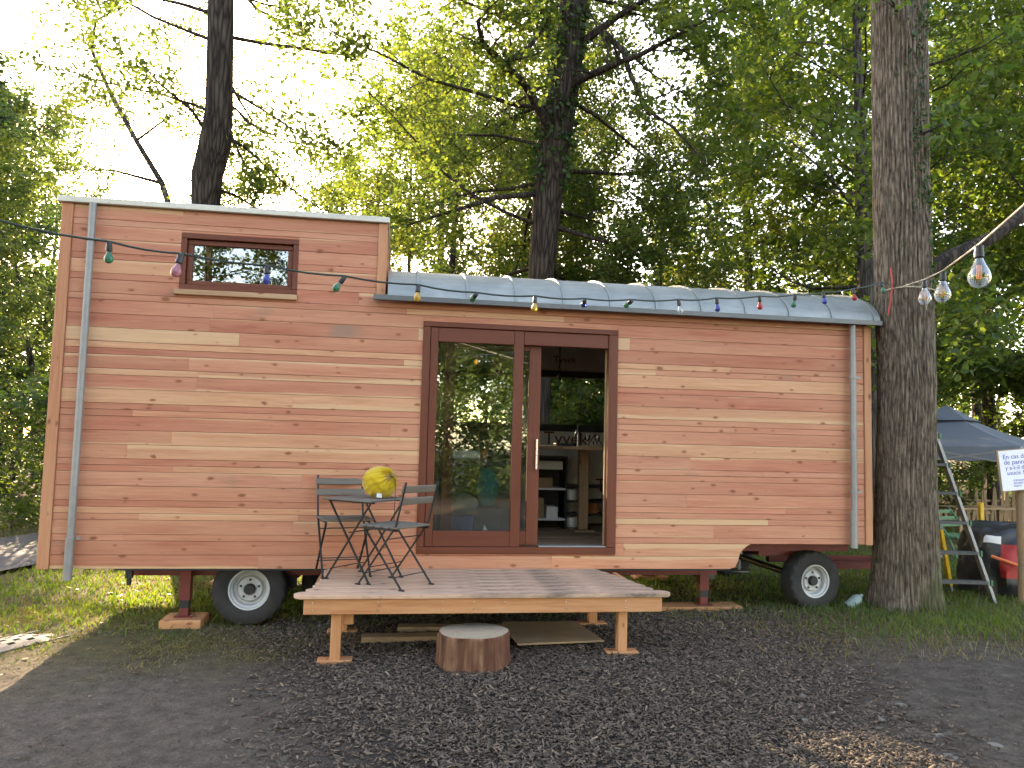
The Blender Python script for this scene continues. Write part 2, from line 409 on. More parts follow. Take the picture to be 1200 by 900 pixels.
def bark(name, lo, hi, moss=.0, bd=.02, fs=1.0):
    t = NT(name); c = t.coord(); v = t.map(c, (9 * fs, 9 * fs, 1.6 * fs))
    n = t.noise(v, 1.6, 6, .6, .6); vo = t.voro(t.map(c, (16 * fs, 16 * fs, 1.6 * fs)), 1.0, 'DISTANCE_TO_EDGE')
    f = t.math('ADD', t.math('MULTIPLY', n, .6), t.math('MULTIPLY', t.mr(vo, 0, .35), .4))
    if fs > 1:
        fine = t.noise(t.map(c, (46, 46, 17)), 1.0, 4, .65); f = t.math('ADD', t.math('MULTIPLY', f, .62), t.math('MULTIPLY', fine, .38))
    col = t.ramp(f, [(.30, lo), (.60, hi), (.80, tuple(q * 1.35 for q in hi))])
    if moss:
        mn = t.noise(t.map(c, (2.2, 2.2, .8)), 1.0, 5, .65)
        sx = t.n('ShaderNodeSeparateXYZ'); t.l(c, sx.inputs[0])
        col = t.mix(t.mr(t.math('ADD', mn, t.math('MULTIPLY', sx.outputs[0], .35)), .55, .72, 0, moss), col, (.045, .065, .018))
    return t.pbr(col, .92, 0, t.bump(f, .7, bd), .15)
M['bark'] = bark('bark_brown', (.016, .012, .010), (.060, .046, .036))
M['bark_fg'] = bark('bark_grey_furrowed', (.034, .026, .019), (.215, .167, .125), .9, .014, 2.0)
M['bark_thin'] = bark('bark_grey', (.025, .022, .02), (.09, .078, .066))

# ground: bare earth, trodden grass, mulch
t = NT('earth'); c = t.coord(); sep = t.n('ShaderNodeSeparateXYZ'); t.l(c, sep.inputs[0]); X, Y = sep.outputs[0], sep.outputs[1]
n1 = t.noise(c, 1.1, 5, .6); n2 = t.noise(c, 9, 6, .7); n3 = t.noise(c, 55, 4, .7)
fm = t.math('ADD', t.math('MULTIPLY', n2, .55), t.math('MULTIPLY', n3, .45))
dirt = t.ramp(fm, [(.34, (.045, .035, .027)), (.5, (.096, .076, .059)), (.66, (.165, .134, .105))])
mul = t.ramp(n3, [(.35, (.022, .017, .014)), (.65, (.060, .047, .038))])
grs = t.ramp(fm, [(.32, (.036, .030, .014)), (.5, (.085, .070, .030)), (.7, (.155, .120, .06))])
wob = t.math('MULTIPLY', t.math('SUBTRACT', n1, .5), 1.6)
gf = t.mr(t.math('ADD', t.math('ADD', Y, wob), t.math('MULTIPLY', t.math('ABSOLUTE', t.math('SUBTRACT', X, 1.0)), .12)), -1.35, -.2)
col = t.mix(gf, dirt, grs)
mf = t.math('MULTIPLY', t.mr(t.math('ADD', X, t.math('ADD', wob, t.math('MULTIPLY', Y, .15))), -1.3, -.1), t.mr(t.math('ADD', t.math('ADD', X, wob), t.math('MULTIPLY', Y, -.35)), 4.0, 2.9))
mf = t.math('MULTIPLY', mf, t.mr(Y, .9, .2))
col = t.mix(mf, col, mul)
M['earth'] = t.pbr(col, .95, 0, t.bump(fm, 1.0, .05), .15)
t = NT('bark_chip'); g = t.n('ShaderNodeNewGeometry'); n = t.noise(t.map(t.coord(), (60, 60, 60)), 1, 3)
col = t.ramp(g.outputs['Random Per Island'], [(0, (.046, .033, .025)), (.5, (.104, .077, .058)), (.88, (.165, .120, .090)), (.985, (.21, .145, .10)), (1, (.29, .21, .14))])
M['chip'] = t.pbr(t.mix(.35, col, t.mix(1.0, col, t.ramp(n, [(.3, .4), (.7, 1.5)]), 'MULTIPLY')), .88, 0, None, .2)
t = NT('stump_bark'); c = t.coord(); n = t.noise(t.map(c, (14, 14, 1.5)), 1, 5, .6); n2 = t.noise(c, 4, 3)
col = t.ramp(n, [(.3, (.045, .02, .012)), (.5, (.13, .055, .03)), (.72, (.27, .15, .085))])
M['stump_side'] = t.pbr(t.mix(t.mr(n2, .5, .7), col, (.09, .03, .02)), .8, 0, t.bump(n, .6, .02), .25)
t = NT('stump_top'); c = t.coord(); wv = t.n('ShaderNodeTexWave', wave_type='RINGS', rings_direction='Z'); t.l(c, wv.inputs[0]); wv.inputs['Scale'].default_value = 14; wv.inputs['Distortion'].default_value = 2.2
n = t.noise(c, 9, 5, .7)
col = t.mix(t.math('MULTIPLY', wv.outputs[1], .3), t.ramp(n, [(.3, (.22, .17, .115)), (.55, (.32, .25, .17)), (.75, (.13, .11, .08))]), (.22, .16, .10))
M['stump_top'] = t.pbr(col, .85, 0, t.bump(n, .3, .01))
t = NT('yellow_fabric'); c = t.coord(); n = t.noise(c, 220, 2); n2 = t.noise(c, 9, 3)
M['yellow'] = t.pbr(t.ramp(n2, [(.3, (.42, .265, .008)), (.7, (.54, .36, .015))]), .85, 0, t.bump(n, .3, .002), .2, Sheen_Weight=.3)
# ------------------------------------------------------------------ ground, road
def axis_lines(a, b, f0, f1, fine, coarse):
    L = [f0]
    while L[-1] < f1: L.append(L[-1] + fine)
    st = fine; p = L[-1]
    while p < b: st = min(st * 1.22, coarse); p += st; L.append(p)
    st = fine; p = f0; Q = []
    while p > a: st = min(st * 1.22, coarse); p -= st; Q.append(p)
    return np.array(Q[::-1] + L)
gx = axis_lines(-160, 160, -3.6, 6.8, .045, 8); gy = axis_lines(-120, 160, -4.2, 1.4, .045, 8)
XX, YY = np.meshgrid(gx, gy); ZZ = ground_z(XX, YY)
fineb = sm(0, .6, XX + 3.6) * sm(0, .6, 6.8 - XX) * sm(0, .5, YY + 4.2) * sm(0, .5, 1.4 - YY)
ZZ = ZZ + fineb * (.030 * (fbm(XX * 9, YY * 9, 5, 5) - .47) + .02 * np.clip(fbm(XX * 3.3, YY * 6, 31) - .55, 0, 1))
V = np.stack([XX, YY, ZZ], -1).reshape(-1, 3); nx, ny = len(gx), len(gy)
ii, jj = np.meshgrid(np.arange(nx - 1), np.arange(ny - 1)); q = (jj * nx + ii).ravel()
F = np.stack([q, q + 1, q + 1 + nx, q + nx], -1)
g = fast_mesh('ground', V, F, M['earth']); g.data.polygons.foreach_set('use_smooth', [True] * len(F)); tag(g, kind='structure')
# tarmac lane beyond the wagon
rv = []; rf = []
L0 = [(-3.0, 8.0), (-4.2, 4.6), (-4.75, 3.2), (-5.2, 2.2), (-6.5, .6), (-9, -1.2)]; 
for i, (x, y) in enumerate(L0):
    for k, wd in enumerate((0, .8, 1.6, 2.6)):
        X_ = x - wd * .95; Y_ = y - wd * -.25; rv.append((X_, Y_, gz(X_, Y_) + .045))
    if i:
        for k in range(3): b = (i - 1) * 4 + k; rf.append((b, b + 1, b + 5, b + 4))
rd = MB().add(rv, rf).build('path', M['asphalt'], smooth=True); tag(rd, kind='structure')

# ------------------------------------------------------------------ the wagon
RNG = random.Random(11)
wagon = empty('wooden_wagon', (0, 0, 0))
tag(wagon, 'larch-clad house wagon with tall left end, curved zinc roof and four wheels', 'wagon')
W_, N_ = .1275, .0585
rows = [.12, .12, N_, W_, N_, N_, N_, W_, W_, N_, N_, W_, W_, W_, N_, N_, W_, W_, N_, W_, N_, N_, W_, W_, W_, N_, W_, N_, W_, N_, W_, W_, N_, W_]
k = (3.727 - .77) / sum(rows[2:]); rows = rows[:2] + [r * k for r in rows[2:]]
XL, XR = -2.87, 4.735
DOOR = (.245, 2.133, .669, 2.823); WIN = (-1.953, -.923, 3.0075, 3.525)
PINK = [(.55, .222, .138), (.52, .202, .124), (.57, .245, .152), (.54, .222, .135), (.50, .190, .116), (.56, .240, .146), (.58, .265, .168)]
TAN = [(.61, .305, .178), (.64, .345, .198), (.60, .270, .160)]
clad = empty('front_cladding'); clad.parent = wagon
NOTCH = [(3.300, .53), (3.345, .545), (3.372, .585), (3.385, .63), (3.40, .675), (3.43, .715), (3.47, .75), (3.51, .7685)]
def plank_obj(x0, x1, z0, z1, col, sap, parent, y=0.0, poly=None, th=.021, flip=None, name='plank', dark=0):
    g_ = .0011
    mb = MB(); jit = RNG.uniform(-.0016, .0016)
    cx, cz = (x0 + x1) / 2, (z0 + z1) / 2
    if poly is None:
        X0, X1, Z0, Z1 = x0 + g_ * .5, x1 - g_ * .5, z0 + g_, z1 - g_; ch = .003
        prof = [(y + th, Z0), (y + ch, Z0), (y, Z0 + ch), (y, Z1 - ch), (y + ch, Z1), (y + th, Z1)]
        mb.prism([(a + jit, b) for a, b in prof], X0, X1, axis='x')
    else:
        mb.prism(poly, y + jit, y + th)
    o = mb.build(name, M['clad'], parent, origin=(cx, y + th / 2, cz))
    if flip if flip is not None else RNG.random() < .5: o.rotation_euler = (0, math.pi, 0)
    if poly is not None: o.rotation_euler = (0, 0, 0)
    v_ = RNG.uniform(.94, 1.07); o.color = (col[0] * v_, col[1] * v_, col[2] * v_, sap)
    return o
def cut(segs, a, b):
    r = []
    for s, e in segs:
        if b <= s or a >= e: r.append((s, e)); continue
        if s < a: r.append((s, a))
        if e > b: r.append((b, e))
    return r
z = .53
def tone(narrow):
    u = RNG.random()
    if u < .80: return RNG.choice(PINK), RNG.choice([-.6, -.3, -.1, .05, .15, .3, .4])
    if u < .935: return RNG.choice(TAN), RNG.choice([0, .3, .6])
    return RNG.choice(TAN), RNG.choice([1.2, 1.8, 2.5])
for ri, h in enumerate(rows):
    z0, z1 = z, z + h; z = z1
    xr = XR if z0 < 2.985 else -.205
    if ri < 2: xr = 3.30 if ri == 0 else 3.388
    segs = [(XL, xr)]
    # joints along the row
    cuts = []; p = XL + RNG.uniform(.5, 3.2)
    while p < xr - .4: cuts.append(p); p += RNG.uniform(1.1, 3.9)
    openings = []
    for (a, b, c, d) in (DOOR, WIN):
        if z1 > c + .002 and z0 < d - .002: openings.append((a, b, c, d))
    pieces = []
    edges = [XL] + cuts + [xr]
    for a, b in zip(edges[:-1], edges[1:]):
        col, sap = tone(h < .09)
        segs = [(a, b)]
        for (oa, ob, oc, od) in openings:
            inside = [(max(s, oa), min(e, ob)) for s, e in segs if max(s, oa) < min(e, ob) - .01]
            segs = cut(segs, oa, ob)
            for s, e in inside:
                if z0 < oc - .012: plank_obj(s, e, z0, oc, col, sap, clad)
                if z1 > od + .012: plank_obj(s, e, od, z1, col, sap, clad)
        for s, e in segs:
            if e - s > .012:
                if ri < 2 and abs(e - xr) < 1e-6:
                    pts = [q for q in NOTCH if z0 - 1e-6 <= q[1] <= z1 + 1e-6]
                    if ri == 0: pts = [(3.300, .5316), (3.345, .545), (3.372, .585), (3.385, .63), (3.39, .6484)]
                    else: pts = [(3.392, .6516), (3.40, .675), (3.43, .715), (3.47, .75), (3.51, .7685)]
                    poly = [(s + .001, z0 + .0016)] + pts + [(s + .001, z1 - .0016)]
                    plank_obj(s, e, z0, z1, col, sap * .3 + (.25 if ri == 0 else 0), clad, poly=poly)
                else:
                    plank_obj(s, e, z0, z1, col, sap, clad)
# end walls: one board per row
for nm, xe, sgn in (('left_cladding', -2.966, -1), ('right_cladding', 4.813, 1)):
    e_ = empty(nm); e_.parent = wagon; z = .53
    for ri, h in enumerate(rows):
        z0, z1 = z, z + h; z = z1
        if sgn > 0 and (z1 > 3.05 or ri < 2): continue
        col, sap = tone(False)
        mb = MB(); mb.bbox(0.0, 2.46, 0, .02, -h / 2 + .0016, h / 2 - .0016, .004)
        o = mb.build('plank', M['clad'], e_); o.color = (*col, sap)
        o.rotation_euler = (0, 0, math.pi / 2); o.location = (xe + (.02 if sgn < 0 else 0), .02, (z0 + z1) / 2)
e_ = empty('upper_side_cladding'); e_.parent = wagon; z = .53
for ri, h in enumerate(rows):
    z0, z1 = z, z + h; z = z1
    if z0 < 2.95: continue
    col, sap = tone(False); mb = MB(); mb.bbox(0.0, 2.40, 0, .02, -h / 2 + .0016, h / 2 - .0016, .004)
    o = mb.build('plank', M['clad'], e_); o.color = (*col, sap); o.rotation_euler = (0, 0, math.pi / 2); o.location = (-.119, .02, (z0 + z1) / 2)
# corner trims
for (x0, x1, z0, z1) in ((-2.968, -2.872, .528, 3.73), (4.737, 4.8155, .765, 2.992), (-.204, -.1185, 3.03, 3.728)):
    MB().bbox(x0, x1, -.016, .019, z0, z1, .004).build('corner_trim', M['trim_wood'], wagon)
# hull behind the boards
hull = MB()
T0, T1 = .0225, .095
def wallbox(a, b, c, d): hull.box(a, b, T0, T1, c, d)
wallbox(-2.945, -1.953, .536, 3.72); wallbox(-.923, DOOR[0], .536, 2.985); wallbox(-.923, -.14, 2.985, 3.72)
wallbox(-1.953, -.923, .536, 3.0075); wallbox(-1.953, -.923, 3.525, 3.72)
wallbox(DOOR[0], DOOR[1], .536, .669); wallbox(DOOR[0], DOOR[1], 2.823, 2.985)
wallbox(DOOR[1], 3.385, .536, 2.985); wallbox(3.385, 4.79, .772, 2.985)
hull.box(-2.945, -2.87, T1, 2.40, .536, 3.72)              # left end
hull.box(4.72, 4.79, T1, 2.40, .772, 3.2)                  # right end
hull.box(-.21, -.14, T1, 2.40, 2.60, 3.72)                 # loft end
hull.box(-2.87, -.14, T1, 2.32, 2.52, 2.60)                # loft floor
hull.box(-2.945, -.14, T0, 2.44, 3.70, 3.72)
hull.box(-2.945, 3.385, T1, 2.40, .56, .64)
hull.box(3.385, 4.72, T1, 2.40, .775, .82)
BW = (.42, 3.05, 1.95, 2.554)                                # back window
YB0, YB1 = 2.32, 2.46
hull.box(-2.945, BW[0], YB0 + .012, YB1, .536, 3.70); hull.box(BW[1], 4.79, YB0 + .012, YB1, .536, 3.18)
hull.box(BW[0], BW[1], YB0 + .012, YB1, .536, BW[2]); hull.box(BW[0], BW[1], YB0 + .012, YB1, BW[3], 3.18)
hull.build('wall', M['sheath'], wagon)
lin = MB()
lin.box(-2.86, BW[0], YB0, YB0 + .011, .72, 3.15); lin.box(BW[1], 4.70, YB0, YB0 + .011, .72, 3.15)
lin.box(BW[0], BW[1], YB0, YB0 + .011, .72, BW[2]); lin.box(BW[0], BW[1], YB0, YB0 + .011, BW[3], 3.15)
lin.box(4.69, 4.715, .10, 2.318, .843, 3.15)
lin.box(-.06, -.035, .5, 2.318, .72, 3.1)
lin.build('wall_lining', M['lining'], wagon)
fl = MB()
for i in range(14): fl.bbox(-2.85, 3.37, .1 + i * .158, .1 + i * .158 + .1565, .655, .70 - .002 * (i % 3), .002)
fl.build('floor', M['floor_wood'], wagon); MB().box(3.372, 4.69, .1, 2.315, .822, .84).build('raised_floor', M['floor_wood'], wagon)
bwf = MB(); bwf.box(BW[0] - .07, BW[1] + .07, YB0 - .03, YB0 - .001, BW[3], BW[3] + .076); bwf.box(BW[0] - .07, BW[1] + .07, YB0 - .03, YB0 - .001, BW[2] - .085, BW[2])
bwf.box(BW[0] - .07, BW[0], YB0 - .03, YB0 - .001, BW[2], BW[3]); bwf.box(BW[1], BW[1] + .07, YB0 - .03, YB0 - .001, BW[2], BW[3])
bw = bwf.build('back_window', M['black'], wagon)
MB().box(BW[0], BW[1], YB0 + .05, YB0 + .056, BW[2], BW[3]).build('pane', M['glass'], bw)
# roofs
cap = MB(); cap.bbox(-3.0, -.105, -.045, 2.52, 3.729, 3.785, .006); cap.build('flat_roof', M['flash'], wagon)
ya, yc, zb, zh = 1.34, 1.24, 3.022, .45
prof = []
for i in range(29):
    th = math.pi * i / 28; prof.append((yc - ya * math.cos(th), zb + zh * math.sin(th)))
under = [(yc - (ya - .03) * math.cos(math.pi * i / 28), zb - .004 + (zh - .035) * math.sin(math.pi * i / 28)) for i in range(29)]
rm = MB(); n = 29
for x in (-.098, 4.868):
    rm.v += [(x, a, b) for a, b in prof] + [(x, a, b) for a, b in under]
for i in range(28):
    rm.f += [[i, i + 1, 58 + i + 1, 58 + i], [29 + i, 29 + i + 1, 58 + 29 + i + 1, 58 + 29 + i], [i, i + 1, 30 + i, 29 + i], [58 + i, 58 + i + 1, 88 + i, 87 + i]]
rm.f += [[0, 29, 87, 58], [28, 57, 115, 86]]; rm.mi = [0] * len(rm.f)
roof = rm.build('barrel_roof', M['zinc'], wagon, smooth=True)
sm_ = MB()
for side, off in ((0, 0), (1, .028)): pass
for i in range(27):
    th0 = math.pi * (i + .35) / 28
pts = [(yc - (ya + .012) * math.cos(math.pi * i / 28), zb + .006 + (zh + .014) * math.sin(math.pi * i / 28)) for i in range(29)]
ptl = [(yc - (ya - .004) * math.cos(math.pi * i / 28), zb - .004 + (zh - .004) * math.sin(math.pi * i / 28)) for i in range(29)]
for x in (-.011, .011):
    sm_.v += [(x, a, b) for a, b in ptl] + [(x, a, b) for a, b in pts]
for i in range(28):
    sm_.f += [[29 + i, 30 + i, 88 + i, 87 + i], [i, i + 1, 30 + i, 29 + i], [58 + i, 59 + i, 88 + i, 87 + i]]
sm_.f += [[0, 29, 87, 58], [28, 57, 115, 86]]; sm_.mi = [0] * len(sm_.f)
seam = None
for k in range(11):
    x = .18 + k * .462
    if seam is None: seam = sm_.build('seam', M['zinc'], roof, smooth=True); seam.location.x = x
    else:
        s2 = seam.copy(); COL.objects.link(s2); s2.location.x = x
MB().bbox(-.226, 4.875, -.125, -.092, 2.985, 3.034, .004).build('eave_edge', M['eave'], roof)
MB().bbox(-.226, -.12, -.092, -.018, 3.024, 3.040, .003).build('eave_return', M['eave'], roof)
gp = [(a, b - .012) for a, b in under]
MB().prism(gp, 4.75, 4.808, axis='x').build('arched_end', M['trim_wood'], wagon)
# small high window
win = empty('window'); win.parent = wagon
x0, x1, z0, z1 = WIN
b = .048
for q_ in ((z1 - b, z1), (z0, z0 + b)): MB().bbox(x0, x1, -.006, .07, q_[0], q_[1], .004).build('frame', M['stain_x'], win)
for q_ in ((x0, x0 + b), (x1 - b, x1)): MB().bbox(q_[0], q_[1], -.006, .07, z0 + b, z1 - b, .004).build('frame', M['stain_z'], win)
f = MB(); a0, a1, c0, c1 = x0 + b + .004, x1 - b - .004, z0 + b + .004, z1 - b - .004
f.bbox(a0, a1, .03, .085, c1 - .045, c1, .004).bbox(a0, a1, .03, .085, c0, c0 + .04, .004).bbox(a0, a0 + .045, .03, .085, c0 + .04, c1 - .045, .004).bbox(a1 - .045, a1, .03, .085, c0 + .04, c1 - .045, .004)
f.build('sash', M['stain_x'], win)
MB().box(a0 + .045, a1 - .045, .055, .06, c0 + .04, c1 - .045).build('pane', M['glass'], win)
o = MB().bbox(-1.99, -.918, -.038, -.001, 2.957, 3.0055, .005).build('sill', M['clad'], win, origin=(-1.45, -.02, 2.98)); o.color = (.45, .29, .17, .2)
# thin dark stain-trim line around the window
# sliding door
door = empty('glazed_door'); door.parent = wagon
dx0, dx1, dz0, dz1 = DOOR
for q_ in ((2.775, dz1), (dz0, .731)): MB().bbox(dx0, dx1, -.022, .10, q_[0], q_[1], .005).build('door_frame', M['stain_x'], door)
for q_ in ((dx0, .312), (2.042, dx1)): MB().bbox(q_[0], q_[1], -.02, .10, .7315, 2.7745, .005).build('door_frame', M['stain_z'], door)
fs = empty('fixed_sash'); fs.parent = door
for q_ in ((.315, .388), (1.113, 1.205)): MB().bbox(q_[0], q_[1], -.006, .045, .733, 2.773, .005).build('stile', M['stain_z'], fs)
for q_ in ((2.637, 2.773), (.733, .876)): MB().bbox(.388, 1.113, -.004, .043, q_[0], q_[1], .005).build('rail', M['stain_x'], fs)
MB().box(.388, 1.113, .018, .024, .876, 2.637).build('pane', M['glass'], fs)
f = MB(); f.bbox(1.206, 2.041, -.002, .048, 2.640, 2.774, .005); f.build('header', M['stain_x'], door)
ss = empty('sliding_sash'); ss.parent = door
for q_ in ((.46, .56), (1.272, 1.388)): MB().bbox(q_[0], q_[1], .056, .098, .745, 2.70, .004).build('stile', M['stain_z'], ss)
for q_ in ((2.59, 2.70), (.745, .873)): MB().bbox(.56, 1.272, .057, .097, q_[0], q_[1], .004).build('rail', M['stain_x'], ss)
MB().box(.56, 1.272, .074, .080, .873, 2.59).build('pane', M['glass'], ss)
h = MB(); h.tube([(1.357, .030, 1.46), (1.357, .030, 1.745)], .011, 10); h.bar((1.357, .03, 1.50), (1.357, .058, 1.50), .012, .012); h.bar((1.357, .03, 1.70), (1.357, .058, 1.70), .012, .012)
h.build('handle', M['steel'], ss, smooth=True)
MB().bbox(1.39, 2.04, -.01, .085, .7315, .746, .003).build('threshold', M['alu'], door)
MB().box(2.032, 2.0415, .06, .09, .748, 2.635).build('jamb_seal', M['card'], door)
MB().box(.10, 1.66, YB0 - .018, YB0 - .002, .95, 1.86).build('added_dark_board', M['black'], wagon)  # dark board added to darken the pale lining below the back window
# downpipes
for (x, zt, zb_, bands) in ((-2.692, 3.727, .449, (.80, 3.4)), (4.581, 2.988, .745, (1.30, 2.45))):
    y_ = -.062
    o = MB().tube([(x - .004, y_, zb_), (x - .004, y_, zb_ + .36)], .036, 20).tube([(x, y_, zb_ + .34), (x, y_, zt)], .0305, 20).build('downpipe', M['pipe'], wagon, smooth=True)
    for bz in bands:
        bb = MB(); bb.lathe([(.031, -.012), (.040, -.012), (.040, .012), (.031, .012)], 20, Matrix.Translation((x, y_, bz))); bb.bar((x, y_ + .04, bz), (x, -.001, bz), .012, .012); bb.bar((x + .045, y_, bz), (x + .085, y_, bz), .01, .022); bb.build('bracket', M['pipe'], o)
# chassis
ch = MB()
for yy in (.32, 2.05): ch.box(-2.3, 3.30, yy, yy + .09, .42, .534); ch.box(3.36, 4.75, yy, yy + .09, .66, .77); ch.bar((3.25, yy + .045, .48), (3.45, yy + .045, .71), .088, .10)
for xx in (-2.28, -.4, 1.2, 2.6, 3.2): ch.box(xx, xx + .07, .41, 2.05, .43, .533)
ch.box(3.8, 4.5, .41, 2.05, .60, .70)
ch.build('chassis', M['redpaint'], wagon)
MB().box(-2.35, 3.30, .012, .05, .514, .5285).build('bottom_edge', M['black'], wagon)
def wheel(cx, cy, cz, r, wd, face, steer=0, rimmat='rim'):
    """face -1: outer side towards -y"""
    e = empty('wheel', (cx, cy, cz)); e.parent = wagon; e.rotation_euler = (0, 0, steer)
    R0 = Matrix.Rotation(math.pi / 2, 4, 'X') if face < 0 else Matrix.Rotation(-math.pi / 2, 4, 'X')
    ri = r * .52; n = 72; b = MB(); h = wd / 2
    pr = [(ri, -h * .72), (ri + .02, -h * .92), ((ri + r) / 2, -h), (r * .93, -h * .93), (r * .985, -h * .78), (r, -h * .35), (r, 0), (r, h * .35), (r * .985, h * .78), (r * .93, h * .93), ((ri + r) / 2, h), (ri + .02, h * .92), (ri, h * .72)]
    for i, (rr, hh) in enumerate(pr):
        for k in range(n):
            lug = 0
            if 3 <= i <= 9: lug = -.017 if ((k + (i % 2) * 2) % 4) in (0,) else 0
            t_ = 2 * math.pi * k / n; b.v.append(tuple(R0 @ Vector(((rr + lug) * math.cos(t_), (rr + lug) * math.sin(t_), hh))))
    for i in range(len(pr) - 1):
        for k in range(n): b.f.append([i * n + k, i * n + (k + 1) % n, (i + 1) * n + (k + 1) % n, (i + 1) * n + k]); b.mi.append(0)
    b.build('tyre', M['rubber'], e, smooth=True, auto=50)
    rp = [(0, h * .30), (.055, h * .30), (.06, h * .38), (ri * .62, h * .38), (ri * .72, h * .10), (ri * .84, h * .10), (ri * .88, h * .55), (ri * .96, h * .62), (ri * .99, h * .84), (ri * 1.07, h * .86), (ri * 1.09, h * .76), (ri * .98, h * .70), (ri * .97, -h * .7)]
    rim = MB().lathe(rp, 48, R0).build('rim', M[rimmat], e, smooth=True, auto=35)
    hb = MB().lathe([(.048, h * .2), (.048, h * .62), (.040, h * .72), (0, h * .72)], 20, R0); hb.build('hub', M['hub'], rim, smooth=True)
    nb = MB()
    for k in range(5):
        t_ = 2 * math.pi * k / 5 + .3; nb.lathe([(.011, h * .36), (.011, h * .48), (0, h * .48)], 6, R0 @ Matrix.Translation((.083 * math.cos(t_), .083 * math.sin(t_), 0)))
    nb.build('wheel_nuts', M['hub'], rim)
    return e
wheel(-1.235, .21, .325, .325, .22, -1); wheel(-.50, .62, .325, .325, .22, -1, 0, 'hub')
wheel(-1.235, 2.25, .325, .325, .22, 1); wheel(-.50, 2.25, .325, .325, .22, 1)
wheel(4.29, .27, .375, .30, .21, -1, .14); wheel(4.29, 2.2, .375, .30, .21, 1, .14)
for q_, z_ in ((-1.235, .325), (-.50, .325), (4.28, .375)): MB().tube([(q_, .33, z_), (q_, 2.12, z_)], .035, 10).build('axle', M['black_iron'], wagon)
for q_ in (.36, 2.02): MB().box(-1.1, -.85, q_, q_ + .06, .30, .42).build('spring_hanger', M['black_iron'], wagon)
MB().lathe([(.28, .52), (.28, .60)], 24, Matrix.Translation((4.28, 1.2, 0))).build('turntable', M['black_iron'], wagon)
for (x, y, zb_) in ((-1.80, .22, .075), (3.17, .36, .115), (-1.80, 2.1, .075), (3.17, 2.1, .115)):
    j = MB(); j.box(x - .047, x + .047, y - .047, y + .047, zb_ + .15, .53); j.box(x - .075, x + .075, y - .075, y + .075, zb_, zb_ + .012); j.box(x - .038, x + .038, y - .038, y + .038, zb_ + .012, zb_ + .08)
    o = j.build('jack_leg', M['redpaint'], wagon); MB().box(x - .040, x + .040, y - .040, y + .040, zb_ + .08, zb_ + .15).build('black_sleeve', M['black'], o)
d = MB(); d.box(4.5, 6.3, 1.05, 1.13, .36, .43); d.box(4.5, 6.3, 1.55, 1.63, .36, .43); d.box(6.22, 6.3, 1.13, 1.55, .36, .43); d.build('drawbar', M['redpaint'], wagon)
b = MB(); b.box(-2.27, -2.215, .05, .10, .44, .515); b.box(-2.255, -2.23, .05, .10, .38, .44); b.build('bracket', M['black_iron'], wagon)
MB().bbox(3.22, 3.38, .55, .8, .33, .52, .01).build('battery_box', M['alu_dirty'], wagon)
MB().lathe([(.12, .40), (.12, .412), (.02, .412), (.02, .5)], 20, Matrix.Translation((3.72, .7, 0))).build('coupling_plate', M['alu'], wagon)
# printing on the lining
def text(name, body, size, loc, rot, mat, parent, depth=.0008):
    cu = bpy.data.curves.new(name, 'FONT'); cu.body = body; cu.size = size; cu.extrude = depth
    o = bpy.data.objects.new(name, cu); COL.objects.link(o); dg = bpy.context.evaluated_depsgraph_get()
    me = bpy.data.meshes.new_from_object(o.evaluated_get(dg)); bpy.data.objects.remove(o)
    me.materials.append(mat); o = bpy.data.objects.new(name, me); COL.objects.link(o); o.location = loc; o.rotation_euler = rot; o.parent = parent
    return o
HP = math.pi / 2
text('lettering', 'Tyvek', .235, (1.87, YB0 - .002, 1.70), (HP, 0, 0), M['print'], wagon)
text('lettering', 'Tyvek', .235, (2.55, YB0 - .002, 1.12), (HP, 0, 0), M['print'], wagon)
text('lettering', 'Tyvek', .12, (1.98, YB0 - .002, 2.74), (HP, 0, 0), M['print'], wagon)
wt = MB()
c_ = (2.54, 1.735); A_ = [(-.12, -.06), (.12, -.06), (0, .12)]; B_ = [(q[0] * .80, q[1] * .80 ) for q in A_]
wt.v = [(c_[0] + a, YB0 - .003, c_[1] + b) for a, b in A_ + B_]; wt.f = [[0, 1, 4, 3], [1, 2, 5, 4], [2, 0, 3, 5]]; wt.mi = [0] * 3
wt.box(c_[0] - .03, c_[0] - .012, YB0 - .003, YB0 - .001, c_[1] - .03, c_[1] + .02); wt.box(c_[0] + .012, c_[0] + .03, YB0 - .003, YB0 - .001, c_[1] - .03, c_[1] + .02)
wt.build('warning_triangle', M['print'], wagon)

# blocks under the jacks
def block(x0, x1, y0, y1, z0, z1, label, name='wood_block', mat='joist', rz=0):
    cx, cy = (x0 + x1) / 2, (y0 + y1) / 2
    o = MB().bbox(x0, x1, y0, y1, z0, z1, .006).build(name, M[mat], origin=(cx, cy, z0)); o.rotation_euler = (0, 0, rz); tag(o, label, 'block'); return o
block(-1.97, -1.62, .05, .38, -.02, .075, 'wooden block under the red jack leg beside the twin wheels')
block(2.55, 3.55, .24, .50, .03, .115, 'long flat plank under the red jack leg near the front wheel', 'plank_pad', 'joist')
block(-1.97, -1.62, 1.95, 2.25, -.02, .075, 'wooden block under the far jack leg behind the twin wheels')
block(3.0, 3.4, 1.95, 2.25, .03, .115, 'wooden block under the far jack leg near the front wheel')
o = MB().bar((-1.68, .62, .50), (-1.42, .55, .04), .10, .05).build('timber_prop', M['ply']); tag(o, 'slanting timber prop between the jack leg and the twin wheels', 'prop')
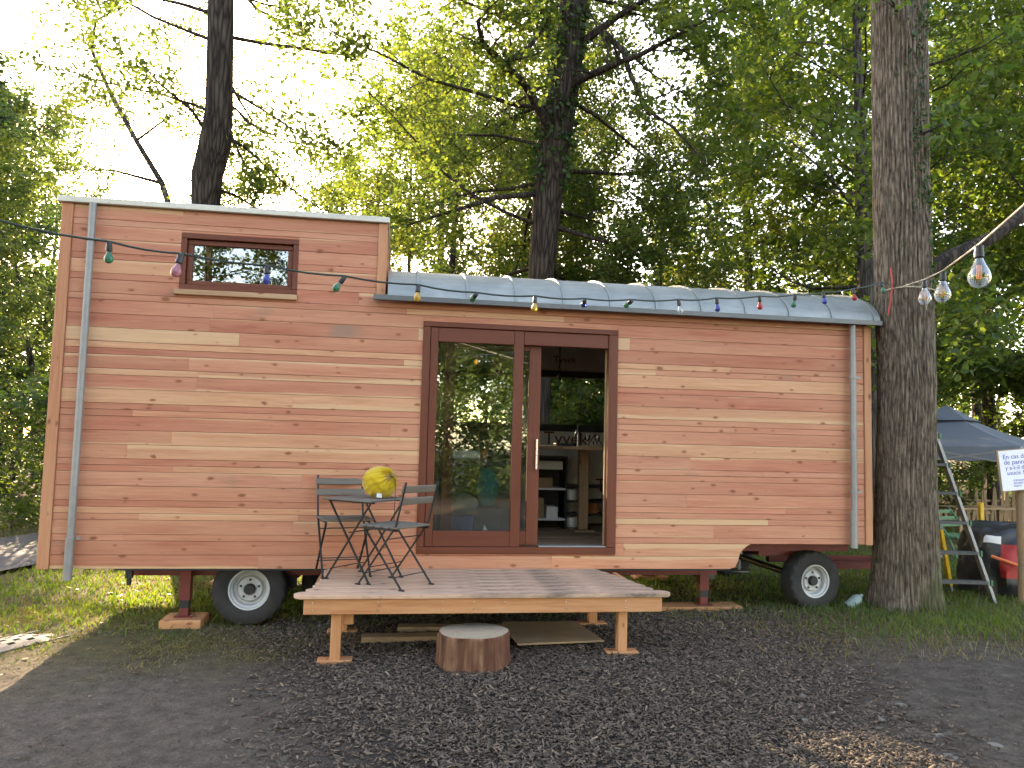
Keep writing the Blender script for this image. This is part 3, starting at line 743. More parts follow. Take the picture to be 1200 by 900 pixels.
# ------------------------------------------------------------------ deck
deck = empty('wooden_deck', (0, 0, 0)); tag(deck, 'low timber deck with wavy-cut board ends below the glazed door', 'deck')
DZ = .535; nb = 8; bwid = (1.225 - .012) / nb
lx = [-.695, -.625, -.588, -.572, -.560, -.560, -.556, -.566]
rx = [2.255, 2.165, 2.135, 2.105, 2.075, 2.045, 2.005, 1.96]
def rend(cx, sgn, y0, y1, tip, kind):
    """rounded or waved board end, from y0 to y1"""
    P = []
    for i in range(9):
        t_ = i / 8; y = y0 + (y1 - y0) * t_
        if kind == 'round': d_ = -.055 * (abs(2 * t_ - 1) ** 2.2)
        else: d_ = -.030 * t_ + .010 * math.sin(t_ * math.pi)
        P.append((cx + sgn * d_, y))
    return P
for i in range(nb):
    y0 = -1.225 + i * bwid; y1 = y0 + bwid - .0025
    L_ = rend(lx[i], -1, y0, y1, 0, 'round'); Rr = rend(rx[i], 1, y0, y1, 0, 'round' if i < 2 else 'wave')
    poly = Rr + L_[::-1]
    mb = MB(); mb.prism(poly, DZ - .030, DZ + RNG.uniform(-.0015, .0012), axis='z')
    o = mb.build('deck_board', M['deck'], deck, origin=(.78, (y0 + y1) / 2, DZ), bevel=.004)
    # a couple of screw heads are too small to see; grain varies by board
def part(mb, name, mat, parent, **k): return mb.build(name, M[mat], parent, **k)
part(MB().bbox(-.615, 2.172, -1.205, -1.165, .388, .503, .004), 'fascia', 'joist', deck, origin=(.78, -1.18, .45))
part(MB().bbox(-.595, -.555, -1.163, -.03, .39, .503, .004), 'side_joist', 'joist', deck)
part(MB().bbox(2.10, 2.14, -1.163, -.03, .39, .503, .004), 'side_joist', 'joist', deck)
for x in (-.05, .5, 1.05, 1.6): part(MB().bbox(x - .02, x + .02, -1.163, -.03, .40, .502, .004), 'joist', 'joist', deck)
part(MB().bbox(-.55, 2.09, -.10, -.06, .30, .398, .004), 'back_beam', 'joist', deck)
for (x, y) in ((-.375, -1.115), (1.865, -1.115), (-.375, -.2), (1.865, -.2)):
    g0 = gz(x, y); part(MB().bbox(x - .038, x + .038, y - .04, y + .04, g0 + .02, .386, .004), 'post', 'post', deck)
    part(MB().bbox(x - .13, x + .13, y - .06, y + .06, g0 - .02, g0 + .026, .005), 'foot_pad', 'joist', deck)
part(MB().bbox(-.325, -.25, -1.10, -1.05, .29, .386, .004), 'bracket_block', 'joist', deck)
for k_ in range(12):
    x = -.55 + k_ * .242
    for zz in (.42, .475):
        if (k_ % 2 == 0) or k_ % 5 == 0:
            part(MB().lathe([(.006, 0), (.006, .003), (0, .0035)], 8, Matrix.Translation((x, -1.205, zz)) @ Matrix.Rotation(HP, 4, 'X')), 'screw_head', 'steel', deck)
# loose boards lying under the deck
for (x0, x1, y, rz, lab) in ((-.2, 1.1, -.55, .03, 'loose weathered board lying on the mulch under the deck, left'), (.1, 1.5, -.25, -.05, 'loose board lying furthest back in the dark under the deck')):
    g0 = gz((x0 + x1) / 2, y); o = MB().bbox(x0, x1, y - .07, y + .07, g0, g0 + .05, .004).build('loose_board', M['ply'], origin=((x0 + x1) / 2, y, g0)); o.rotation_euler.z = rz
    tag(o, lab, 'board')
pts_ = [(1.05, -.95), (1.78, -.90), (1.66, -.42), (1.0, -.42)]
mb = MB(); g0 = gz(1.4, -.7)
mb.v = [(x, y, g0 + .03 + (y + .95) * .10) for x, y in pts_] + [(x, y, g0 + .045 + (y + .95) * .10) for x, y in pts_]
mb.f = [[0, 1, 2, 3], [4, 5, 6, 7], [0, 1, 5, 4], [1, 2, 6, 5], [2, 3, 7, 6], [3, 0, 4, 7]]; mb.mi = [0] * 6
o = mb.build('plywood_sheet', M['ply']); tag(o, 'olive-brown plywood sheet lying under the deck beside the right post', 'board')
# stump step
sx, sy = .655, -1.30; g0 = gz(sx, sy)
mb = MB(); n = 48; H_ = .245
ring = []
for k_ in range(n):
    t_ = 2 * math.pi * k_ / n; ring.append(.262 * (1 + .035 * math.sin(2 * t_ + .6) + .02 * math.sin(5 * t_ + 1) + .008 * math.sin(11 * t_)))
hs = [(-.04, 1.05), (.02, 1.04), (.08, 1.01), (.2, .995), (H_ - .02, 1.0), (H_ - .004, .995), (H_, .975)]
for hh, s_ in hs:
    for k_ in range(n): t_ = 2 * math.pi * k_ / n; r_ = ring[k_] * s_ + ((.009 * math.sin(k_ * 2.4 + hh * 3) + .006 * math.sin(k_ * 1.1)) if hh < H_ - .01 else 0); mb.v.append((r_ * math.cos(t_), r_ * math.sin(t_), hh))
for i in range(len(hs) - 1):
    for k_ in range(n): mb.f.append([i * n + k_, i * n + (k_ + 1) % n, (i + 1) * n + (k_ + 1) % n, (i + 1) * n + k_]); mb.mi.append(0)
mb.v.append((0, 0, H_ - .004)); e_ = len(mb.v) - 1
for k_ in range(n): mb.f.append([(len(hs) - 1) * n + k_, (len(hs) - 1) * n + (k_ + 1) % n, e_]); mb.mi.append(1)
st = empty('stump_step', (sx, sy, g0)); tag(st, 'short round log stump used as a step before the deck', 'stump')
o = mb.build('log', [M['stump_side'], M['stump_top']], st, smooth=True)

# ------------------------------------------------------------------ bistro set
def bistro_chair(name, loc, face, s, label):
    e = empty(name, loc); d_ = Vector(face).normalized(); e.rotation_euler = (0, 0, math.atan2(-d_.x, d_.y)); e.scale = (s, s, s)
    tag(e, label, 'chair', 'folding bistro chairs on the deck')
    hw = .19
    for sx_ in (-1, 1):
        x = sx_ * hw
        f = MB(); P = [(x, -.235, .80), (x, -.15, .47), (x, .205, .012)]
        for a, b_ in zip(P[:-1], P[1:]): f.bar(a, b_, .008, .016, (1, 0, 0))
        f.bar((x, .190, .006), (x, .235, .006), .018, .012); f.build('long_leg', M['black_iron'], e)
        x2 = sx_ * (hw - .014)
        f = MB(); f.bar((x2, .175, .43), (x2, -.205, .012), .008, .016, (1, 0, 0)); f.bar((x2, -.235, .006), (x2, -.19, .006), .018, .012); f.build('short_leg', M['black_iron'], e)
        f = MB(); f.bar((x2, -.17, .437), (x2, .19, .437), .008, .018); f.build('seat_rail', M['black_iron'], e)
    for (y, z_) in ((.10, .145), (-.135, .09), (-.06, .365)):
        MB().tube([(-hw, y, z_), (hw, y, z_)], .0045, 6).build('rung', M['black_iron'], e)
    for i in range(5):
        y = -.165 + i * .078; MB().bbox(-.205, .205, y, y + .062, .447, .462, .004).build('seat_slat', M['slat'], e)
    for (z_, y) in ((.745, -.226), (.655, -.203)):
        o = MB().bbox(-.205, .205, -.008, .008, -.028, .028, .005).build('back_slat', M['slat'], e); o.location = (0, y + .012, z_); o.rotation_euler = (.25, 0, 0)
    return e
bistro_chair('folding_chair', (.06, -.80, DZ), (-.75, .66, 0), 1.05, 'folding slatted bistro chair in front of the door frame, right of the small table')
bistro_chair('folding_chair', (-.40, -.26, DZ), (.25, -.97, 0), 1.05, 'folding slatted bistro chair against the cladding, behind the small table')
tb = empty('bistro_table', (-.20, -.50, DZ), math.radians(-38)); tag(tb, 'small square folding bistro table with dark slatted top on the deck', 'table')
TH = .675
for i in range(7): MB().bbox(-.265, .265, -.265 + i * .076, -.265 + i * .076 + .068, TH - .016, TH, .004).build('table_slat', M['slat'], tb)
for y in (-.2, .2): MB().bar((-.24, y, TH - .024), (.24, y, TH - .024), .02, .014).build('top_rail', M['black_iron'], tb)
for y in (-.215, .215):
    for (a, b_) in ((-.215, .225), (.215, -.225)):
        f = MB(); f.bar((a, y, TH - .03), (b_, y, .012), .009, .018, (0, 1, 0)); f.bar((b_ - .02, y, .006), (b_ + .02, y, .006), .016, .012); f.build('leg', M['black_iron'], tb)
for x, z_ in ((.19, .09), (-.19, .09), (0, .40)): MB().tube([(x, -.215, z_), (x, .215, z_)], .0045, 6).build('rung', M['black_iron'], tb)
# yellow knotted cushion
cb = empty('round_cushion', (-.10, -.50, DZ + TH)); tag(cb, 'round yellow gathered fabric cushion with white tag on the bistro table', 'cushion')
mb = MB(); nu, nv = 72, 36
ax = Vector((.62, -.45, .45)).normalized(); Q = ax.to_track_quat('Z', 'Y').to_matrix()
for j in range(nv + 1):
    ph = math.pi * j / nv
    for i in range(nu):
        th = 2 * math.pi * i / nu
        g_ = math.exp(-(ph / .75) ** 2)
        fold = .020 * math.sin(23 * th + 2.5 * math.sin(3 * th)) * math.exp(-(ph / .70) ** 2) + .004 * math.sin(9 * th + 2.5 * ph + 2 * math.sin(4 * th)) * math.sin(ph) ** 2 * math.exp(-((ph - 1.0) / .8) ** 2)
        wr = .014 * noise.noise(Vector((3 * math.cos(th) * math.sin(ph), 3 * math.sin(th) * math.sin(ph), 3 * math.cos(ph))) * 1.6)
        r_ = .140 * (1 - .16 * math.exp(-(ph / .33) ** 2) + .10 * math.exp(-((ph - .30) / .16) ** 2)) * (1 + fold / .13) + wr
        p = Q @ Vector((r_ * math.sin(ph) * math.cos(th), r_ * math.sin(ph) * math.sin(th), r_ * math.cos(ph) * .93))
        mb.v.append((p.x * 1.06, p.y * 1.06, max(p.z + .126, 0.002 + .15 * (p.z + .126) * .1)))
for j in range(nv):
    for i in range(nu): mb.f.append([j * nu + i, j * nu + (i + 1) % nu, (j + 1) * nu + (i + 1) % nu, (j + 1) * nu + i]); mb.mi.append(0)
mb.build('cover', M['yellow'], cb, smooth=True, auto=80)
mb = MB(); mb.add([(-.02, -.139, .012), (.025, -.139, .010), (.024, -.146, .046), (-.018, -.146, .048), (-.02, -.1365, .012), (.025, -.1365, .010), (.024, -.1435, .046), (-.018, -.1435, .048)], [(0, 1, 2, 3), (7, 6, 5, 4), (0, 4, 5, 1), (1, 5, 6, 2), (2, 6, 7, 3), (3, 7, 4, 0)])
mb.build('care_tag', M['paper'], cb)
mb = MB(); mb.tube([(.09, -.075, .20), (.13, -.09, .15), (.135, -.09, .05), (.132, -.09, -.2)], .003, 6); mb.build('cord', M['black_iron'], cb)

# ------------------------------------------------------------------ string lights
def bulb_part(parent, p, r, glass, tilt, filament=False):
    s_ = MB(); T = Matrix.Translation(p) @ tilt
    k_ = r / .030; kk = k_
    if filament: k_ *= .62
    s_.lathe([(.012, .012), (.019 * k_, .008), (.019 * k_, -.02 * k_), (.021 * k_, -.022 * k_), (.021 * k_, -.045 * k_), (.014 * k_, -.05 * k_)], 14, T)
    neck = .05 * k_; k_ = kk
    so = s_.build('socket', M['socket'], parent, smooth=True)
    b_ = MB(); pr = [(.009 * k_, -neck + .006)]
    for i in range(0, 15):
        a_ = i / 14; rr = (.011 * k_ + (r - .011 * k_) * (3 * (a_ / .62) ** 2 - 2 * (a_ / .62) ** 3)) if a_ < .62 else r * math.sqrt(max(0, 1 - ((a_ - .62) / .38) ** 2))
        if a_ > .02: pr.append((max(rr, .011 * k_ if a_ < .16 else 0), -neck + .004 - .088 * a_ * k_))
    pr[-1] = (0, pr[-1][1])
    b_.lathe(pr, 18, T); b_.build('glass_bulb', glass, so, smooth=True, auto=80)
    if filament:
        f = MB()
        for dx in (-.007, -.0025, .0025, .007): f.tube([T @ Vector((dx * k_, 0, -neck - .02 * k_)), T @ Vector((dx * k_ * 1.1, 0, -neck - .06 * k_))], .0011 * k_, 5)
        f.build('filament', M['fil'], so)
BP = [(4.657, -.43, 3.347), (4.255, -.589, 3.226), (3.853, -.751, 3.14), (3.483, -.919, 3.065), (3.064, -1.079, 2.998), (2.609, -1.235, 2.93), (2.214, -1.399, 2.865), (1.775, -1.558, 2.813), (1.363, -1.722, 2.768), (.961, -1.888, 2.735), (.524, -2.049, 2.705), (.125, -2.218, 2.702), (-.339, -2.377, 2.699), (-.775, -2.54, 2.701), (-1.218, -2.703, 2.706), (-1.535, -2.885, 2.707)]
BC = ['green', 'red', 'blue', 'green', 'red', 'blue', 'clear', 'green', 'blue', 'yellow', 'green', 'yellow', 'green', 'blue', 'pink', 'green']
sl = empty('string_lights', (0, 0, 0)); tag(sl, 'dark cable of coloured festoon bulbs hanging across the wagon front', 'string lights')
pts_ = [(4.86, -.30, 3.37)] + [(x, y, z_ + .014) for x, y, z_ in BP] + [(-1.93, -3.17, 2.722), (-2.6, -3.6, 2.80), (-4.2, -4.6, 3.2)]
fine = []
for a, b_ in zip(pts_[:-1], pts_[1:]):
    for t_ in (0, .25, .5, .75):
        p = Vector(a).lerp(Vector(b_), t_); p.z -= .012 * math.sin(math.pi * t_); fine.append(p)
fine.append(Vector(pts_[-1]))
MB().tube(fine, .0065, 8).build('cable', M['cable'], sl, smooth=True)
rr_ = random.Random(4)
for i, (p, c_) in enumerate(zip(BP, BC)):
    tl = Matrix.Rotation(rr_.uniform(-.2, .2), 4, 'X') @ Matrix.Rotation(rr_.uniform(-.2, .2), 4, 'Y')
    if i in (7, 8, 10): tl = Matrix.Rotation(1.35, 4, 'X') @ Matrix.Rotation(rr_.uniform(-.3, .3), 4, 'Y')
    if i == 12: tl = Matrix.Rotation(.6, 4, 'Y')
    bulb_part(sl, Vector(p), .0235 if i != 14 else .029, BULB[c_], tl)
cl = empty('string_lights', (0, 0, 0)); tag(cl, 'pale cord with three clear filament bulbs tied to the foreground tree', 'string lights', None)
CP = [(4.19, -1.657, 3.084), (3.777, -2.397, 2.968), (3.127, -3.504, 2.831)]
pts_ = [(4.92, -.42, 3.335), (4.80, -.56, 3.30)] + [(x, y, z_ + .016) for x, y, z_ in CP] + [(2.803, -4.164, 2.84), (2.3, -5.2, 3.0), (1.2, -7.4, 3.6)]
MB().tube(pts_, .006, 8).build('cable', M['cable_pale'], cl, smooth=True)
for p, r_ in zip(CP, (.050, .054, .058)): bulb_part(cl, Vector(p), r_, M['bulb'], Matrix.Rotation(rr_.uniform(-.06, .06), 4, 'X'), True)

# ------------------------------------------------------------------ inside the wagon
FZ = .70
tbi = empty('round_table', (2.20, 1.55, FZ)); tag(tbi, 'pale round-cornered table on one thick post inside the open door', 'table')
P = [(.62 * math.cos(a_) * (1 if math.cos(a_) < 0 else .9), .40 * math.sin(a_)) for a_ in [2 * math.pi * i / 32 for i in range(32)]]
MB().prism(P, .945, .985, axis='z').build('table_top', M['ply'], tbi, bevel=.006)
MB().bbox(-.055, .055, -.05, .05, .03, .944, .008).build('leg', M['post_raw'], tbi)
MB().bbox(-.12, .12, -.11, .11, .002, .03, .004).build('foot_plate', M['post_raw'], tbi)
TZ = FZ + .985
o = MB().lathe([(.034, 0), (.036, .12), (.030, .15), (.013, .19), (.013, .235), (.015, .24)], 20, Matrix.Translation((2.10, 1.45, TZ))).build('bottle', M['glass'], smooth=True); tag(o, 'clear glass bottle on the indoor table', 'bottle')
for (x, y, l_) in ((2.20, 1.40, 'left'), (2.33, 1.45, 'right')):
    o = MB().lathe([(.028, 0), (.028, .004), (.005, .008), (.005, .055), (.028, .075), (.033, .10), (.028, .135)], 18, Matrix.Translation((x, y, TZ))).build('wine_glass', M['glass'], smooth=True); tag(o, 'small stemmed glass beside the bottle on the indoor table, ' + l_ + ' one', 'glass')
o = MB().bbox(1.83, 2.05, 1.38, 1.56, TZ, TZ + .03, .004).build('tray', M['black']); tag(o, 'dark flat tray on the near end of the indoor table', 'tray')
ct = empty('shelf_unit', (1.82, 2.0, FZ)); tag(ct, 'dark shelving unit with white shelves inside the wagon', 'shelf')
for (x0, x1, y0, y1, z0, z1) in ((-.27, .25, .17, .19, .0, .86), (-.27, -.25, -.19, .17, 0, .86), (.23, .25, -.19, .17, 0, .86)): MB().box(x0, x1, y0, y1, z0, z1).build('panel', M['black'], ct)
for z_ in (.10, .46, .83): MB().bbox(-.25, .23, -.20, .168, z_, z_ + .022, .003).build('shelf', M['white'] if z_ < .8 else M['black'], ct)
for (x0, x1, z0, z1, m_, nm, l_) in ((1.60, 2.02, .70, .80, 'white', 'storage_box', 'long white box on the upper part of the dark shelving unit'), (1.62, 1.90, .482, .60, 'card', 'cardboard_box', 'flat cardboard box on the middle white shelf indoors'), (1.60, 1.80, .122, .36, 'card', 'cardboard_box', 'upright cardboard box on the lowest shelf indoors'), (1.83, 1.97, .122, .26, 'white', 'paper_stack', 'white paper stack beside the upright cardboard box indoors')):
    o = MB().bbox(x0, x1, 1.84, 2.10, FZ + z0, FZ + z1, .005).build(nm, M[m_]); tag(o, l_, 'box')
s2 = empty('low_rack', (2.35, 2.12, FZ)); tag(s2, 'low black rack behind the table post inside the wagon', 'rack')
for z_ in (.14, .30, .48): MB().box(-.30, .30, -.14, .14, z_, z_ + .03).build('shelf', M['black'], s2)
for x in (-.30, .27): MB().box(x, x + .03, -.14, .14, 0.002, .14).box(x, x + .03, -.14, .14, .17, .30).box(x, x + .03, -.14, .14, .33, .48).build('side', M['black'], s2)
for (x, z_, m_, l_) in ((2.18, .33, 'white', 'white tin on the low black rack inside, left of the post'), (2.45, .17, 'terra', 'reddish-brown pot on the low black rack inside, right of the post'), (2.20, .002, 'white', 'white canister on the floor under the low black rack')):
    o = MB().lathe([(.075, 0), (.08, .02), (.08, .11), (.07, .125), (0, .125)], 20, Matrix.Translation((x, 2.08, FZ + z_))).build('canister', M[m_], smooth=True); tag(o, l_, 'canister')
chn = MB()
for i in range(14):
    z_ = 3.02 - i * .038; a_ = i % 2
    R1 = Matrix.Translation((1.86, 1.4, z_)) @ (Matrix.Rotation(HP, 4, 'Z') if a_ else Matrix.Identity(4))
    chn.tube([R1 @ Vector((.011 * math.cos(t_), 0, .024 * math.sin(t_))) for t_ in [2 * math.pi * k_ / 8 for k_ in range(9)]], .004, 5, cap=False)
chn.lathe([(.012, 2.50), (.02, 2.49), (.02, 2.44), (.01, 2.43)], 12, Matrix.Translation((1.86, 1.4, 0)))
o = chn.build('hanging_chain', M['black_iron']); tag(o, 'black hanging chain with lamp socket inside the open doorway', 'chain')
cn = empty('counter', (.95, 1.7, FZ)); tag(cn, 'dark kitchen counter with pale worktop behind the fixed door pane', 'counter')
MB().box(-.62, .42, -.22, .30, .002, .78).build('cabinet', M['black'], cn); MB().bbox(-.64, .44, -.26, .30, .781, .815, .004).build('worktop', M['alu_dirty'], cn)
CZ = FZ + .815
o = MB().box(.60, .98, 1.46, 1.80, CZ, CZ + .09).build('basin', M['white'], bevel=.02); tag(o, 'white basin on the indoor counter seen through the fixed pane', 'basin')
bp_ = empty('brush_pot', (.98, 1.50, CZ + .0)); bp_.location = (1.03, 1.52, CZ); tag(bp_, 'clay pot holding brushes on the indoor counter', 'pot')
MB().lathe([(.04, 0), (.052, .10), (.046, .10), (.036, .01), (0, .01)], 18).build('pot', M['terra'], bp_, smooth=True)
for a_, b_ in ((.05, .02), (.08, -.03), (.02, .05), (.1, .0)): MB().tube([(0, 0, .02), (a_ * .6, b_, .17), (a_, b_ * 1.3, .22)], [.004, .004, .010], 6).build('brush', M['ply'], bp_)
hz = [(.99, 1.58, CZ + .001), (.97, 1.58, CZ + .18), (.96, 1.56, CZ + .30), (1.02, 1.54, CZ + .38), (1.13, 1.52, CZ + .43), (1.24, 1.51, CZ + .40)]
o = MB().tube(hz, .011, 8).build('tap', M['copper'], smooth=True); tag(o, 'curved copper swan-neck tap rising from the indoor counter', 'tap')
o = MB().lathe([(.13, 0), (.155, .24), (.16, .25), (.15, .25), (.13, .02), (0, .02)], 24, Matrix.Translation((.70, .80, FZ))).build('bucket', M['blue'], smooth=True); tag(o, 'blue plastic bucket on the floor behind the fixed door pane', 'bucket')
mb = MB(); 
for j in range(13):
    ph = math.pi * j / 12
    for i in range(40):
        th = 2 * math.pi * i / 40; r_ = .20 * (1 + .03 * math.cos(10 * th) * math.sin(ph)); mb.v.append((.70 + r_ * math.sin(ph) * math.cos(th), .80 + r_ * math.sin(ph) * math.sin(th), FZ + .36 + .115 * math.cos(ph)))
for j in range(12):
    for i in range(40): mb.f.append([j * 40 + i, j * 40 + (i + 1) % 40, (j + 1) * 40 + (i + 1) % 40, (j + 1) * 40 + i]); mb.mi.append(0)
o = mb.build('ribbed_cushion', simple('sage_fabric', (.20, .24, .20), .85), smooth=True); tag(o, 'sage green ribbed round cushion on top of the blue bucket', 'cushion')
mb = MB()
for j in range(11):
    t_ = j / 10
    for i in range(24):
        th = 2 * math.pi * i / 24; r_ = (.05 + .08 * math.sin(math.pi * min(1, t_ * .9 + .1)) ** .8) * (1 + .10 * math.sin(5 * th + 2 * t_)); mb.v.append((1.03 + r_ * math.cos(th), 1.28 + r_ * .7 * math.sin(th), FZ + .30 + .42 * t_))
for j in range(10):
    for i in range(24): mb.f.append([j * 24 + i, j * 24 + (i + 1) % 24, (j + 1) * 24 + (i + 1) % 24, (j + 1) * 24 + i]); mb.mi.append(0)
mb.f.append(list(range(24))); mb.mi.append(0); mb.f.append(list(range(240, 264))); mb.mi.append(0)
o = mb.build('cloth_sack', M['teal'], smooth=True, auto=80); tag(o, 'teal cloth sack standing on a crate behind the fixed door pane', 'sack')
o = MB().bbox(.88, 1.20, 1.12, 1.42, FZ + .001, FZ + .298, .01).build('crate', M['black']); tag(o, 'black crate carrying the teal sack inside the wagon', 'crate')
mb = MB().add([(.92, .70, FZ), (1.06, .72, FZ), (1.00, .90, FZ), (.96, .78, FZ + .17)], [(0, 1, 2), (0, 1, 3), (1, 2, 3), (2, 0, 3)]); o = mb.build('paper_bag', M['paper'], bevel=.01); tag(o, 'small crumpled white paper bag on the floor beside the blue bucket', 'bag')
o = MB().bbox(.385, .455, .50, .58, FZ + .002, 2.98, .006).build('timber_post', M['post_raw']); tag(o, 'pale timber post standing just inside the fixed door pane', 'post')

# ------------------------------------------------------------------ right side: ladder, sign, bag, tent, fence, bench
RX = Vector((.9886, -.1508, 0)); FY = Vector((.1508, .9886, 0))
def loc(o_, r_, f_, z_): return o_ + RX * r_ + FY * f_ + Vector((0, 0, z_))
ld = empty('step_ladder', (0, 0, 0)); tag(ld, 'aluminium step ladder with paint-spattered treads standing behind the foreground tree', 'ladder')
O = Vector((6.54, .42, 0)); gl_ = gz(6.5, .42) - .02
top = Vector((5.97, .75, 2.30)); lb = O + RX * -.86
stR = (Vector((O.x, O.y, gl_)), top); tL = top + RX * -.36; stL = (Vector((lb.x, lb.y, gl_)), tL)
for s_ in (stR, stL): MB().bar(s_[0], s_[1], .030, .075, (FY.x, FY.y, 0)).build('stile', M['alu'], ld)
for i, z_ in enumerate((.31, .62, .945, 1.265, 1.58, 1.90)):
    t_ = (z_ - gl_) / (2.30 - gl_); a = stR[0].lerp(stR[1], t_); b_ = stL[0].lerp(stL[1], t_)
    MB().bar(a - RX * .012, b_ + RX * .012, .10, .032).build('tread', M['alu_dirty'], ld)
    MB().box(-.012, .012, -.055, .055, -.03, .03).build('green_clip', M['green_paint'], ld, origin=(0, 0, 0)).location = a + RX * .018
rf_ = [(Vector((6.50, 1.02, gz(6.5, 1.02) - .02)), top + FY * .10), (Vector((lb.x, lb.y + .62, gl_)), tL + FY * .10)]
for s_ in rf_:
    MB().bar(s_[0], s_[1], .025, .05, (FY.x, FY.y, 0)).build('rear_leg', M['alu'], ld)
    MB().bar(s_[0] + (s_[1] - s_[0]) * .05, s_[0] + (s_[1] - s_[0]) * .34, .035, .06, (FY.x, FY.y, 0)).build('yellow_leg_sleeve', M['yellow_paint'], ld)
MB().bar(rf_[0][0].lerp(rf_[0][1], .2), rf_[1][0].lerp(rf_[1][1], .2), .02, .03).build('rear_brace', M['alu'], ld)
MB().bar(top + FY * .05 + RX * .02, tL + FY * .05 - RX * .02, .16, .03).build('top_cap', M['alu_dirty'], ld)
sp_ = empty('sign_post', (6.80, .30, 0)); tag(sp_, 'raw wooden post carrying a printed notice at the far right', 'sign post')
g0 = gz(6.74, .3)
MB().tube([(0, 0, g0 - .05), (.006, 0, .5), (-.004, 0, 1.0), (0, 0, 1.70)], [.062, .058, .056, .054], 14).build('post', M['post_raw'], sp_, smooth=True)
sg = MB(); c_ = Vector((-.20, -.16, 0))
pl_ = empty('notice_board'); pl_.parent = sp_; pl_.location = (-.06, -.09, 1.555); pl_.rotation_euler = (0, math.radians(-6), math.radians(-8))
MB().bbox(-.265, .265, .004, .022, -.225, .225, .003).build('backing_board', M['ply'], pl_)
MB().box(-.245, .262, -.001, .0035, -.215, .215).build('paper_sheet', M['paper'], pl_)
for i, (s_, sz, x, z_) in enumerate((('En cas de', .070, -.205, .125), ('de pannes', .070, -.20, .065), ("y a-t-il des", .062, -.19, .008), ('soucis ?', .062, -.18, -.048), ('contactez', .036, -.12, -.118), ('accueil et', .036, -.12, -.148), ('merci', .036, -.12, -.178))):
    text('notice_text', s_, sz, (x, -.0022, z_), (HP, 0, 0), M['ink'], pl_, .0005)['kind'] = 'stuff'
# covered black bag / barbecue cover
tp = empty('covered_equipment', (0, 0, 0)); tag(tp, 'black tarpaulin heap with red panel and orange strap behind the sign post', 'tarpaulin')
cx_, cy_ = 7.30, 1.05; g0 = gz(cx_, cy_); mb = MB(); nu, nv = 56, 30
for j in range(nv + 1):
    t_ = j / nv
    for i in range(nu):
        th = 2 * math.pi * i / nu; hgt = .80 * (1 - (1 - t_) ** 2.2); r_ = (.52 - .05 * t_) * (1 - t_ ** 5) ** .5
        q_ = (abs(math.cos(th)) ** 3 + abs(math.sin(th)) ** 3) ** (-1 / 3)
        nn = noise.fractal(Vector((math.cos(th) * 1.6, math.sin(th) * 1.6, t_ * 2.0)), 1.0, 2.0, 4); fd = .05 * math.sin(9 * th + 4 * nn) * (1 - t_)
        r2 = max(.0, r_ * q_ * (1 + .16 * nn) + fd * (t_ < .97)); mb.v.append((cx_ + r2 * math.cos(th), cy_ + r2 * .8 * math.sin(th), g0 - .02 + hgt + .03 * nn))
for j in range(nv):
    for i in range(nu):
        mb.f.append([j * nu + i, j * nu + (i + 1) % nu, (j + 1) * nu + (i + 1) % nu, (j + 1) * nu + i])
        th = 360 * i / nu; t_ = j / nv; mb.mi.append(1 if (222 < th < 262 and .10 < t_ < .45) else (2 if (200 < th < 222 and .46 < t_ < .60) or (275 < th < 290 and .55 < t_ < .64) else 0))
mb.f.append([nv * nu + i for i in range(nu)]); mb.mi.append(0)
mb.build('cover', [M['tarp'], M['red_cloth'], M['white']], tp, smooth=True, auto=70)
MB().tube([(6.75, .70, .56), (6.98, .55, .47), (7.2, .46, .42), (7.55, .46, .44), (7.9, .56, .50)], .018, 6).build('strap', M['strap'], tp, smooth=True)
MB().lathe([(.055, 0), (.075, .0), (.075, .06), (.055, .06)], 20, Matrix.Translation((6.98, .72, g0 + .07)) @ Matrix.Rotation(HP, 4, 'Y')).build('white_ring', M['white'], tp)
# garden tent
tn = empty('gazebo_tent', (10.4, 6.0, 0), math.radians(36)); tag(tn, 'blue-grey pop-up garden tent standing beyond the foreground tree', 'tent')
g0 = gz(10.4, 6.0); ez = 1.86; hw = 1.5; ap = Vector((0, 0, 2.56))
cs = [(-hw, -hw), (hw, -hw), (hw, hw), (-hw, hw)]
mb = MB(); N = 10
for s_ in range(4):
    a = Vector((*cs[s_], ez)); b_ = Vector((*cs[(s_ + 1) % 4], ez)); base = len(mb.v)
    for i in range(N + 1):
        t_ = i / N
        for j in range(N + 1):
            u_ = j / N; p = a.lerp(b_, u_).lerp(ap, t_); p.z -= .10 * math.sin(math.pi * t_) * (1 - .3 * abs(2 * u_ - 1)) + .03 * math.sin(math.pi * u_) * (1 - t_); mb.v.append(tuple(p))
    for i in range(N):
        for j in range(N): q_ = base + i * (N + 1) + j; mb.f.append([q_, q_ + 1, q_ + N + 2, q_ + N + 1]); mb.mi.append(0)
mb.build('canopy', M['tent'], tn, smooth=True, auto=25)
mb = MB()
for s_ in range(4):
    a = Vector((cs[s_][0] * .30, cs[s_][1] * .30, ez + .47)); b_ = Vector((cs[(s_ + 1) % 4][0] * .30, cs[(s_ + 1) % 4][1] * .30, ez + .47)); mb.add([a, b_, tuple(ap + Vector((0, 0, .07)))], [(0, 1, 2)])
mb.build('vent_cap', M['tent'], tn)
